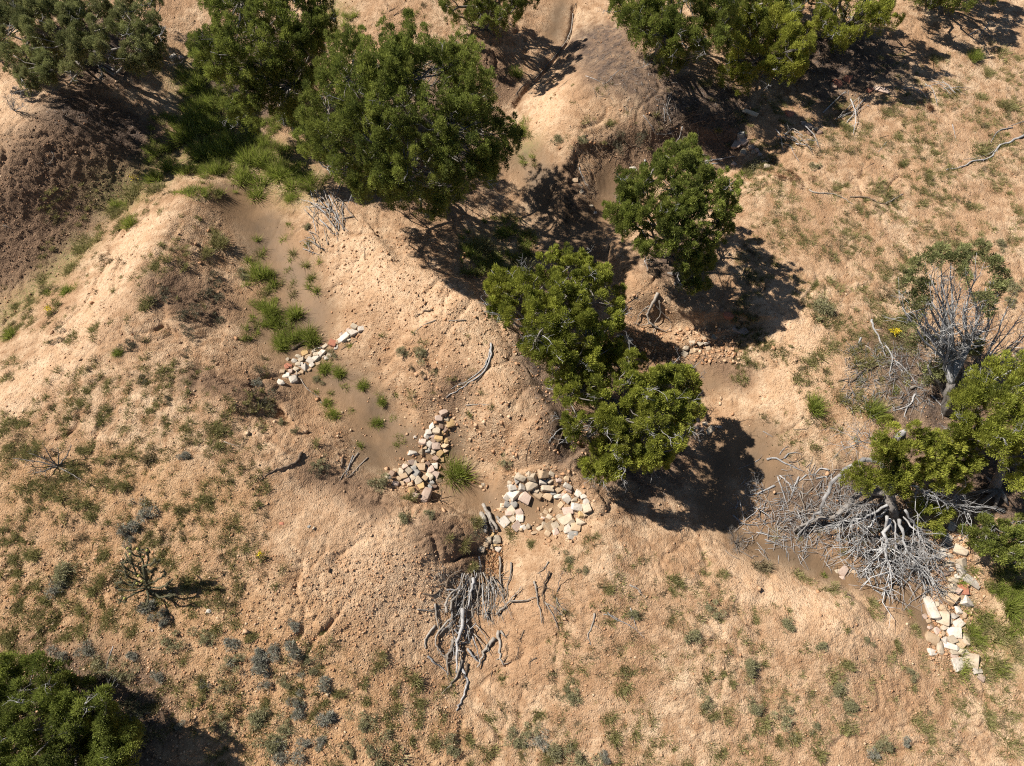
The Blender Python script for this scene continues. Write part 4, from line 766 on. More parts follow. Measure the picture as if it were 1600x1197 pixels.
# ------------------------------------------------------------------ rocks
ROCKS = []
def rock(px, py, sw, sh, colr, place, lift=.3, flat=.6, ang=None, label=None):
    """sw, sh: half sizes in photo pixels across and along the ground"""
    P = at(px, py); s_ = 1/scale_of(P); a_ = sw*s_*1.1; b__ = sh*s_*1.2; hz = min(a_, b__)*flat*2
    bm = bmesh.new(); big_ = max(sw, sh)
    n = 6
    cz = np.array([(i, j, k) for i in (-1, 1) for j in (-1, 1) for k in (-1, 1)], float)
    pts = np.concatenate([cz*rng.uniform(.62, 1.02, (8, 3)), norm(rng.normal(size=(n, 3)))*rng.uniform(.9, 1.08, (n, 1))])
    if rng.random() < .6 and big_ < 12: pts = np.concatenate([cz*rng.uniform(.45, .9, (8, 3)), norm(rng.normal(size=(9, 3)))*rng.uniform(.95, 1.12, (9, 1))])
    if rng.random() < .6 and big_ < 9: pts = np.delete(pts, rng.integers(0, 8), 0)
    for p in pts: bm.verts.new((p[0]*a_, p[1]*b__, p[2]*hz*.6))
    g = bmesh.ops.convex_hull(bm, input=bm.verts[:]); bmesh.ops.delete(bm, geom=[v for v in bm.verts if not v.link_faces], context='VERTS')
    try: bmesh.ops.bevel(bm, geom=bm.edges[:], offset=min(a_, b__)*.06, segments=1, affect='EDGES')
    except Exception: pass
    me = bpy.data.meshes.new('rock'); bm.to_mesh(me); bm.free(); me.materials.append(MR[colr])
    o = link('rock', me, (P[0], P[1], P[2]+hz*.6*(-.42+lift*1.3+rng.uniform(-.2, .2))))
    o.rotation_euler = (rng.normal(0, .2), rng.normal(0, .2), R(ang) if ang is not None else rng.uniform(-.8, .8))
    big = max(sw, sh); size = 'large' if big > 9 else ('medium' if big > 5.5 else 'small')
    tag(o, label or f"{size} {colr} stone {place}", 'rock', 'stones '+place); ROCKS.append(o); return o
def dam(pts, place, pal):
    for p in pts:
        x, y, r = p[:3]; c_ = p[3] if len(p) > 3 and p[3] else pal[rng.integers(0, len(pal))]; h_ = p[4] if len(p) > 4 else r*rng.uniform(.7, .95)
        rock(x, y, r, h_, c_, place, lift=.35 if r > 5 else .2, ang=p[5] if len(p) > 5 else None, flat=p[6] if len(p) > 6 else .6)
dam([(q[0], q[1], q[2]*1.18)+tuple(q[3:4])+tuple(v*(1.18 if i == 0 else 1) for i, v in enumerate(q[4:])) for q in [(439,598,6,'white',4),(446,588,6.5,'white',5),(457,594,7,'white',6),(454,580,4,'pink'),(462,577,4,'cream'),(466,569,4,'cream'),(460,564,4,'white'),(466,557,4.5,'cream',2.5),(477,552,5,'ochre'),(486,563,5,'white',4),(494,560,5,'white'),(494,554,4,'cream'),(503,551,5,'white',6),(487,570,4,'white'),(477,575,5,'white',4),(519,537,6,'red',5),(525,543,4,'white'),(514,555,4,'cream'),(540,527,9,'white',5,35),(552,521,7,'white',5),(554,510,5,'cream'),(565,514,5.5,'white',3.5,15),(531,532,4,'white'),(452,571,5,'red',2.5),(447,573,4,'red',2.5),(471,562,4,'cream'),(480,559,3.5,'tan'),(472,581,3.5,'tan'),(508,541,4,'cream',2.5),(500,544,4,'tan',2.5),(546,515,4,'pink'),(534,522,3.5,'pink'),(449,562,3.5,'cream',2.5),(483,578,3,'tan'),(510,560,3,'white'),(441,581,3.5,'tan'),(470,570,3.5,'white'),(459,586,3.5,'brown'),(490,549,3,'cream'),(484,556,3,'tan'),(506,557,3,'cream'),(527,536,3,'tan'),(473,571,3,'pink'),(465,585,3,'tan'),(545,531,3,'cream'),(498,567,3,'tan')]],
    'in the upper left rock dam', ['white', 'cream', 'tan'])
pal = ['tan', 'cream', 'ochre', 'brown', 'tan', 'pink', 'cream']
D = Z8(560, 600, .2506, [(530,180,24),(500,210,24,'pink'),(555,215,18),(580,245,26,'ochre'),(460,265,22,'white'),(440,300,20,'white'),(490,290,26,'cream'),(520,265,20,'brown'),(545,280,22,'brown'),(540,305,20,'ochre'),(430,325,20,'white'),(465,325,18),(500,335,28,'ochre'),(400,362,26,'pink'),(445,378,24,'white'),(485,385,28,'pink'),(545,360,20,'ochre'),(540,390,20,'tan'),(510,430,24,'ochre'),(545,415,16),(430,415,18,'grey'),(400,430,20,'tan'),(465,425,18,'cream'),(335,437,32,'white',24,-20),(330,490,22),(300,500,20),(290,515,20,'pink'),(345,530,24,'grey'),(400,480,18,'tan'),(390,520,26,'tan'),(430,500,22,'brown'),(470,512,22,'white'),(450,540,26,'pink'),(360,560,24,'grey'),(310,545,22,'cream'),(260,550,24,'cream'),(230,545,18),(210,560,22),(195,585,16,'white'),(285,580,20),(300,600,22,'pink'),(330,590,20,'cream'),(370,605,28,'cream'),(415,590,20,'tan'),(440,580,28,'cream'),(480,570,24,'pink'),(230,622,22,'pink'),(270,620,18,'tan'),(255,590,18,'tan'),(320,630,18),(390,640,22),(450,612,24,'grey'),(470,640,20,'brown'),(330,665,22,'ochre'),(500,600,22,'tan'),(420,700,30,'pink',48,-18),(360,700,22,'pink'),(345,680,18,'brown'),(440,650,20,'grey'),(180,575,14,'cream'),(480,465,22,'brown'),(515,470,16),(350,500,18,'cream'),(560,260,16,'tan'),(520,350,16),(470,350,18,'brown'),(410,395,16)])
D = [(x, y, r*.27)+tuple([rest[0] if len(rest) > 0 else None] + ([rest[1]*.27] if len(rest) > 1 else []) + list(rest[2:])) for x, y, r, *rest in D]
dam(D, 'in the diagonal rock dam at the silt pool', pal)
D = Z8(560, 600, .2506, [(915,858,30,'white',32),(962,842,20,'cream'),(1008,840,26,'white'),(985,890,30,'pink'),(1030,895,20),(930,745,20,'grey',26),(970,748,20,'grey',26),(900,760,18,'cream'),(960,790,26,'cream'),(1000,800,24,'pink'),(940,805,22,'pink'),(1040,710,36,'pink',30),(970,690,34,'white',26),(930,700,18,'white',26),(960,645,34,'white'),(945,615,16,'cream'),(985,600,24,'white'),(1010,585,36,'cream',22,-25),(1020,650,28,'white'),(1080,630,44,'cream',30,30),(1085,575,26,'cream'),(1065,555,20),(1150,555,36,'tan',34,20),(1205,562,22,'cream'),(1150,615,26,'white'),(1195,605,22),(1180,652,44,'cream',22,-5),(1180,700,32,'tan',24),(1120,690,34,'tan',22),(1110,665,24,'cream'),(1215,680,18,'grey'),(1250,700,36,'white',14),(1300,715,28,'white'),(1305,635,26,'white',18),(1250,600,20,'pink'),(1300,588,20,'tan'),(1315,660,24,'pink'),(1370,685,22,'white'),(1345,725,22,'cream'),(1405,700,18,'white'),(1365,770,42,'white',26),(1425,775,26,'cream',28),(1420,735,22),(1390,815,24,'ochre'),(1415,815,18,'tan'),(1385,860,26,'cream'),(1355,895,32,'tan'),(1330,870,24,'cream'),(1300,850,46,'cream',30),(1305,795,34,'pink',24),(1260,830,26,'cream'),(1300,910,28,'white'),(1270,900,22),(1335,932,34,'grey',16),(1325,960,26,'white',13),(1230,890,26,'cream'),(1190,890,30,'tan'),(1160,880,22,'cream'),(1230,925,24,'pink'),(1180,930,22,'tan'),(1130,900,24,'cream',12),(1060,890,20,'cream'),(1170,800,16,'tan'),(1200,790,14,'tan'),(1140,815,12),(1190,830,18,'cream'),(1220,850,18),(1150,840,14),(890,785,16),(1100,930,24,'tan',9),(1260,760,20,'tan'),(1250,660,22,'tan'),(1285,690,18,'pink')])
D = [(x, y, r*.26)+tuple([rest[0] if len(rest) > 0 else None] + ([rest[1]*.26] if len(rest) > 1 else []) + list(rest[2:])) for x, y, r, *rest in D]
dam(D, 'in the ring of rocks beside the gully junipers', ['cream', 'tan', 'pink', 'cream', 'white'])
D = Z8(560, 600, .2506, [(808,972,28,'cream'),(862,970,28,'cream'),(825,1020,22,'tan'),(872,1025,24,'white'),(770,1028,22,'cream'),(795,1005,18,'tan'),(850,1000,16,'ochre'),(785,1050,14,'ochre'),(835,940,16,'ochre')])
dam([(x, y, r*.26)+tuple(rest) for x, y, r, *rest in D], 'below the two short logs at the pool outlet', ['tan'])
D = Z8(1300, 780, .2506, [(745,170,30,'white',22,60),(700,205,22,'brown'),(715,250,26,'white',30,-30),(700,290,24,'grey'),(695,320,34,'white',20),(680,350,30,'white',16),(745,350,32,'cream',14),(800,320,44,'cream',32,-30),(810,400,30,'cream',36,20),(800,440,28,'white',40,25),(870,510,56,'white',24,-35,.35),(760,400,18,'tan'),(720,405,30,'cream',20),(745,440,20,'white'),(700,465,32,'brown',18),(660,440,18,'pink'),(750,500,32,'cream',22),(755,540,34,'cream'),(775,570,26,'pink'),(815,560,24,'red',30),(690,585,28,'cream'),(735,620,40,'tan',30,-35),(700,620,18),(610,665,30,'white',78,5,.5),(655,655,20),(695,680,28,'tan'),(680,635,16,'brown'),(840,640,34,'white',28,-25),(785,690,24,'white',26),(760,720,30,'white',18,25),(690,745,36,'cream',40,-20),(650,720,16,'tan'),(730,760,20),(785,775,34,'white',22),(760,830,46,'white',34,-10),(700,800,28,'cream',18),(830,870,34,'cream',40,-30),(800,900,34,'tan',24),(610,800,18,'pink'),(650,820,22,'pink'),(640,850,14,'tan'),(622,870,42,'tan',34,-20),(672,925,26,'cream',40,0,.4),(625,955,32,'white',22,-8,.4),(740,920,44,'white',24,-25),(700,880,22,'white'),(770,950,34,'cream',22),(800,950,26),(790,1030,46,'white',36,15,.4),(865,1010,42,'cream',42,-10,.4),(905,1070,32,'white',16,10),(925,1112,24,'pink',20,-40),(760,980,20,'pink'),(835,965,26,'white'),(580,730,14,'pink'),(600,760,14),(730,700,14,'tan'),(660,620,16,'tan'),(720,440,12),(780,480,18),(740,580,16),(820,720,20,'tan'),(810,610,18,'tan'),(745,880,26,'cream'),(690,840,18,'tan')])
dam([(x, y, r*.26)+tuple([rest[0] if len(rest) > 0 else None] + ([rest[1]*.26] if len(rest) > 1 else []) + list(rest[2:])) for x, y, r, *rest in D], 'in the stone slab row at the right', ['cream', 'white', 'tan', 'cream'])
D = Z8(1140, 0, .288, [(60,735,24,'grey'),(75,765,28,'pink',36,30),(40,790,30,'pink',26),(75,830,20,'cream',24),(120,800,26,'pink',16),(150,820,20,'pink'),(130,825,16,'cream'),(195,880,20,'cream'),(200,905,20,'cream'),(180,860,14,'tan'),(165,840,14,'pink'),(25,890,18,'pink'),(215,865,14,'tan')])
dam([(x, y, r*.27)+tuple([rest[0]]+([rest[1]*.27] if len(rest) > 1 else [])+list(rest[2:])) for x, y, r, *rest in D], 'in the pink rock heap right of the root tangle', ['pink'])
D = Z8(1140, 0, .288, [(425,690,24,'pink'),(460,705,22,'cream'),(430,720,22,'brown'),(400,670,18,'pink'),(490,720,20,'brown'),(325,615,24,'red'),(585,455,30,'red'),(640,430,24,'red'),(820,490,44,'pink',18),(560,470,20,'brown'),(760,490,20,'red'),(110,615,46,'cream',14)])
dam([(x, y, r*.27)+tuple([rest[0]]+([rest[1]*.27] if len(rest) > 1 else [])) for x, y, r, *rest in D], 'strewn around the upper right brush piles', ['pink'])
D = Z8(740, 330, .3133, [(1270,520,34,'red',20,-20),(1325,582,36,'pink',24,-25),(1350,605,18,'pink'),(1060,680,18,'cream'),(1090,655,16),(1050,710,18,'cream'),(1110,690,18,'tan'),(1160,655,16,'white'),(1200,630,16,'cream'),(1150,635,12,'tan'),(1130,660,14),(1170,685,14,'tan'),(1085,700,14,'tan'),(1245,720,10,'white'),(1300,710,10,'white'),(755,635,50,'cream',24),(1240,490,14,'brown'),(1300,545,16,'brown')])
dam([(x, y, r*.29)+tuple([rest[0] if rest else None]+([rest[1]*.29] if len(rest) > 1 else [])+list(rest[2:])) for x, y, r, *rest in D], 'below the pointed juniper on the bank', ['cream', 'tan'])
dam([(1078,666,6,'red',4),(1088,664,6,'brown',5),(1081,658,4,'cream',3.5),(1089,656,4,'pink',3.5),(1102,662,4,'cream'),(1109,672,8,'cream',5,40),(1125,667,8,'grey',2.5,-5),(1095,671,5,'brown',4),(1070,669,4,'pink',3)], 'right of the lower gully juniper', ['red'])
dam([(1317,893,6,'pink',9),(1309,893,4,'cream',3),(1332,893,5,'tan',3),(1315,903,5,'pink',3)], 'alone on the silt below the silver dead juniper', ['pink'])
dam([(270,88,5,'white',3),(283,90,5,'pink',3),(298,86,5,'pink',3.5),(310,84,5,'pink',3),(322,86,5,'cream',3),(335,88,6,'red',3),(350,90,5,'red',3),(305,93,4,'tan',3)], 'between the two top left junipers', ['pink'])
dam([(755,757,3,'cream',2.5),(649,683,3,'white',2.5),(735,686,3,'tan'),(899,283,7,'tan',4),(908,300,4,'cream'),(924,322,3.5,'cream'),(930,332,3.5,'white'),(990,265,6,'white',5),(1012,284,4,'pink',4),(483,823,3,'grey',2.5),(440,818,4,'red',2),(490,825,3,'cream'),(326,955,4,'white',3),(238,985,3,'pink'),(820,1178,3,'brown')], 'lying loose on bare soil', ['tan'])

# pebbles and clods: nobody could count them
def pebbles(n, box, smin, smax, pal, name, label, clus=.0, flt=None):
    q = rng.uniform((box[0], box[1]), (box[2], box[3]), (n, 2)); P = at(q[:, 0], q[:, 1])
    if flt: keep = flt(P) > rng.random(len(P)); P = P[keep]
    n = len(P); s_ = smin+(smax-smin)*rng.random(n)**3
    oc = np.array([(1, 0, 0), (-1, 0, 0), (0, 1, 0), (0, -1, 0), (0, 0, 1), (0, 0, -1)], float)
    V = oc[None]*rng.uniform(.6, 1.3, (n, 6, 1))*s_[:, None, None]*rng.uniform(.6, 1.2, (n, 1, 3)); a_ = rng.uniform(0, 6.28, n)
    x = V[..., 0]*np.cos(a_)[:, None]-V[..., 1]*np.sin(a_)[:, None]; y = V[..., 0]*np.sin(a_)[:, None]+V[..., 1]*np.cos(a_)[:, None]
    V = np.stack([x, y, V[..., 2]*.8], -1)+rng.normal(0, 1, V.shape)*s_[:, None, None]*.18+P[:, None]+np.array([0, 0, .15])*s_[:, None, None]
    f = np.array([(0, 2, 4), (2, 1, 4), (1, 3, 4), (3, 0, 4), (2, 0, 5), (1, 2, 5), (3, 1, 5), (0, 3, 5)])
    Fc = (np.arange(n)[:, None, None]*6+f[None]).reshape(-1, 3); tn = np.repeat(rng.random((n, 3)), 6, 0)
    o = link(name, make_mesh(name, V.reshape(-1, 3), [Fc], pal, tint=tn)); tag(o, label, 'gravel', kind='stuff')
RXY = np.array([o.location[:2] for o in ROCKS])
def NEAR(P): return np.array([np.exp(-(((RXY-p[:2])**2).sum(1).min()/.05)) for p in P])
M_PEB = leafmat('pebble_mix', soil(150, 106, 74), soil(238, 202, 166), 0, soil(205, 150, 110))
SG = np.zeros(X.shape); SG[core] = steep*(1-MASK['dark'])*(1-MASK['silt'])
pebbles(9000, (-20, -10, 1620, 1210), .018, .085, M_PEB, 'fallen_clods', 'clods of soil broken off the steeper banks', flt=lambda P: bil(Hgx, Hgy, SG, P[:, 0], P[:, 1])**1.5*.9)
M_FLECK = leafmat('dark_flecks', soil(70, 56, 44), soil(120, 96, 74), 0, soil(90, 80, 50))
pebbles(5000, (330, 240, 1480, 980), .008, .024, M_FLECK, 'silt_debris', 'dark drift debris flecking the silty channel floors', flt=lambda P: mval('silt', P[:, 0], P[:, 1])*.6)
M_PEBD = leafmat('dark_clods', soil(98, 74, 56), soil(128, 98, 76), 0, soil(112, 84, 64))  # clods toned to match the bank soil and its painted shade
pebbles(26000, (-30, -20, 1630, 1220), .008, .036, M_PEB, 'gravel', 'loose pale gravel and soil crumbs over the bare slopes', flt=lambda P: (1-.92*mval('silt', P[:, 0], P[:, 1]))*(.55+.45*np.clip(.5+2*perlin(P[:, 0]*.6, P[:, 1]*.6, 111), 0, 1)))
pebbles(9000, (0, 860, 720, 1215), .010, .036, M_PEB, 'fine_gravel', 'orange tan gravel on the lower left slope')
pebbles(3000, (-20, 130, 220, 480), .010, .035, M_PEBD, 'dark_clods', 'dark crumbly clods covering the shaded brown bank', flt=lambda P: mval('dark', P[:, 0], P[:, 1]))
pebbles(3500, (500, 360, 860, 720), .012, .05, M_PEB, 'soil_crumbs', 'crumbled clods on the bare central hump', flt=lambda P: 1-mval('silt', P[:, 0], P[:, 1]))
pebbles(1200, (950, 515, 1160, 570), .015, .07, M_PEB, 'bank_rubble', 'broken stones and clods along the foot of the root bank')
pebbles(2200, (600, 640, 930, 860), .015, .065, M_PEB, 'rubble', 'small rubble between the dam rocks', flt=lambda P: NEAR(P))
pebbles(2500, (1450, 830, 1540, 1050), .015, .055, M_PEB, 'slab_rubble', 'small rubble packed between the stone slabs', flt=lambda P: NEAR(P))
pebbles(900, (760, 850, 785, 900), .012, .05, leafmat('rusty_pebble', soil(160, 118, 84), soil(205, 165, 124), 0, soil(160, 110, 74)), 'rusty_rubble', 'rusty orange stones in the spillway above the branch pile')

# ------------------------------------------------------------------ dead branches
NB = [0]
def branch(path, r, label, group, m=M_TAN, ntw=3, L=.25, lifts=None, tip=.3, name='dead_branch', cat='branch', k=6):
    """path in photo pixels along the ground"""
    a_ = np.array([q[:2] for q in path], float); P = at(a_[:, 0], a_[:, 1])
    lf = np.array([q[2] if len(q) > 2 else 0. for q in path]); P[:, 2] += lf+r*.5
    if len(P) > 2:
        for i in range(1, len(P)-1): P[i, 2] = max(P[i, 2], float(H(P[i, 0], P[i, 1]))+r*.5)
    P = smooth_path(P, 4, r*.35); g = H(P[:, 0], P[:, 1]); P[:, 2] = np.maximum(P[:, 2], g+r*.25)
    O = P[0].copy(); mb = MB(); mb.tube(P, np.linspace(r, r*tip, len(P)), k)
    if ntw: twigs_from(mb, P, max(.0045, r*.3), ntw, L, .7, 3, 0, sub=L > .2)
    o = link(name, mb.mesh(name, m, O), O); tag(o, label, cat, group); NB[0] += 1; return o
g3 = lambda pts: Z8(620, 780, .2923, pts)
PG = 'branches of the big pile below the pool'
big = [([(355,590),(345,690),(322,800),(320,930)], .05, 'thick pale log running down the middle of the big branch pile', M_SILV, .10),
 ([(410,430),(400,500),(385,580)], .04, 'pale upright limb at the upper middle of the big branch pile', M_SILV, .15),
 ([(300,750),(292,800),(268,850),(275,940)], .04, 'thick bent limb at the lower left of the big branch pile', M_TAN, .03),
 ([(350,910),(372,960),(370,1010),(345,1080),(318,1130)], .034, 'curved pale branch forming the lowest tail of the big pile', M_SILV, .0),
 ([(520,745),(490,790),(462,830),(430,900)], .048, 'thick brown log slanting at the lower right of the big pile', M_TAN, .04),
 ([(380,800),(405,840),(440,870)], .03, 'short pale limb crossing left of the slanting brown log', M_SILV, .05),
 ([(545,705),(550,780),(555,840),(575,895)], .04, 'straight weathered limb lying alone right of the slanting brown log', M_TAN, 0),
 ([(555,705),(585,740)], .03, 'stubby dark offcut beside the lone weathered limb', M_TAN, 0),
 ([(110,590),(170,592),(230,590)], .02, 'short stick pointing left at the far left of the big pile', M_TAN, 0),
 ([(205,560),(210,620),(225,700),(210,740)], .024, 'thin upright stick crossing the left pointing stick', M_TAN, .02),
 ([(205,675),(170,720),(150,760),(152,800)], .03, 'curved grey limb lying apart at the left of the pile', M_TAN, 0),
 ([(165,840),(200,875),(235,895),(270,930)], .024, 'thin pale branch sloping into the bent limb at lower left', M_SILV, 0),
 ([(300,630),(250,680),(210,740),(215,790),(245,830),(262,860)], .026, 'long bowed branch on the left flank of the pile', M_TAN, .04),
 ([(550,310),(553,400),(560,480),(575,545)], .026, 'long thin pole on the upper right side of the pile', M_TAN, .04),
 ([(610,340),(612,390),(598,440),(585,540)], .022, 'slender pole beside the long thin pole', M_TAN, .03),
 ([(535,620),(560,590),(610,550),(690,545),(740,530)], .026, 'long branch reaching right from the pile', M_TAN, .05),
 ([(600,545),(640,505),(665,465)], .016, 'thin fork rising from the branch reaching right', M_TAN, .05),
 ([(735,440),(745,490),(755,560),(775,665)], .026, 'left upright stem of the brushy bough right of the pile', M_TAN, .03),
 ([(815,390),(790,450),(780,520),(790,600)], .022, 'middle upright stem of the brushy bough right of the pile', M_ROOT, .05),
 ([(790,550),(830,610),(850,660),(862,705)], .016, 'lower spreading stem of the brushy bough right of the pile', M_TAN, .02),
 ([(790,555),(840,580),(900,640)], .014, 'right spreading stem of the brushy bough right of the pile', M_TAN, .02),
 ([(270,610),(262,570),(290,510),(350,475)], .036, 'strongly curved limb on the upper left of the pile', M_TAN, .10),
 ([(290,600),(300,550),(350,510),(400,490)], .03, 'inner curved limb on the upper left of the pile', M_TAN, .12),
 ([(140,505),(190,512),(235,480),(250,455)], .022, 'short bent stick above left of the pile', M_ROOT, 0),
 ([(265,475),(275,430),(310,400),(360,398)], .026, 'arched stick at the top left of the pile', M_ROOT, .04),
 ([(270,490),(330,488),(380,465)], .024, 'pale level stick at the top left of the pile', M_SILV, .08),
 ([(440,310),(445,350),(448,390)], .02, 'short upright peg at the top of the pile', M_SILV, .05),
 ([(350,860),(320,950),(270,1010)], .034, 'dark limb pointing down left near the tail of the pile', M_TAN, .02),
 ([(380,880),(365,930),(340,980)], .03, 'shadowed limb above the tail of the pile', M_ROOT, .03),
 ([(470,640),(490,590),(500,540)], .024, 'short limb at the right flank of the pile', M_TAN, .06),
 ([(490,600),(495,640),(510,655)], .018, 'hooked stub at the right flank of the pile', M_TAN, .02),
 ([(310,700),(330,720),(345,690)], .022, 'short stub beside the thick pale log', M_SILV, .10),
 ([(680,700),(665,740),(640,765)], .013, 'thin twig alone right of the lone weathered limb', M_ROOT, 0), ([(650,790),(643,850)], .012, 'short upright twig right of the lone weathered limb', M_ROOT, 0), ([(745,848),(705,875)], .016, 'short dark stick farthest right below the brushy bough', M_ROOT, 0),
 ([(810,335),(785,375),(748,398)], .014, 'thin stick above the brushy bough', M_TAN, .02), ([(1055,610),(1050,660),(1025,720),(1035,780)], .022, 'single curved branch on bare soil right of the brushy bough', M_TAN, .0), ([(570,870),(590,820)], .012, 'small fork at the foot of the lone weathered limb', M_ROOT, .02),
 ([(510,915),(505,950)], .010, 'tiny twig below the slanting brown log', M_ROOT, 0)]
for p, r, lab, m_, lf in big: branch([(x, y, lf) for x, y in g3(p)], r, lab, PG, m_, 4 if r < .03 else 2, .2)
for i in range(46):      # combed thin branches
    x0 = rng.uniform(350, 530); y0 = rng.uniform(385, 480); ln = rng.uniform(100, 230); sl = -.55*(440-x0)/-300
    x1 = x0+rng.normal(-15, 35)+(x0-440)*.25; y1 = y0+ln; hb = rng.uniform(.02, .14)
    branch([(x, y, l) for (x, y), l in zip(g3([(x0, y0), ((x0+x1)/2+rng.normal(0, 14), (y0+y1)/2), (x1, y1)]), (hb, hb+.04, hb*.4))], rng.uniform(.008, .017), 'thin combed branch in the dense upper part of the big pile', PG, M_TAN if rng.random() < .55 else M_SILV, 3, .15, k=4)
for i in range(34):
    x0 = rng.uniform(290, 430); y0 = rng.uniform(560, 800); a_ = rng.normal(1.7, .6); ln = rng.uniform(60, 150); hb = rng.uniform(.02, .12)
    x1, y1 = x0+math.cos(a_)*ln, y0+math.sin(a_)*ln
    branch([(x, y, l) for (x, y), l in zip(g3([(x0, y0), ((x0+x1)/2+rng.normal(0, 12), (y0+y1)/2+rng.normal(0, 8)), (x1, y1)]), (hb, hb+.03, hb*.4))], rng.uniform(.008, .016), 'thin tangled branch in the narrow lower part of the big pile', PG, M_TAN if rng.random() < .55 else M_SILV, 3, .15, k=4)
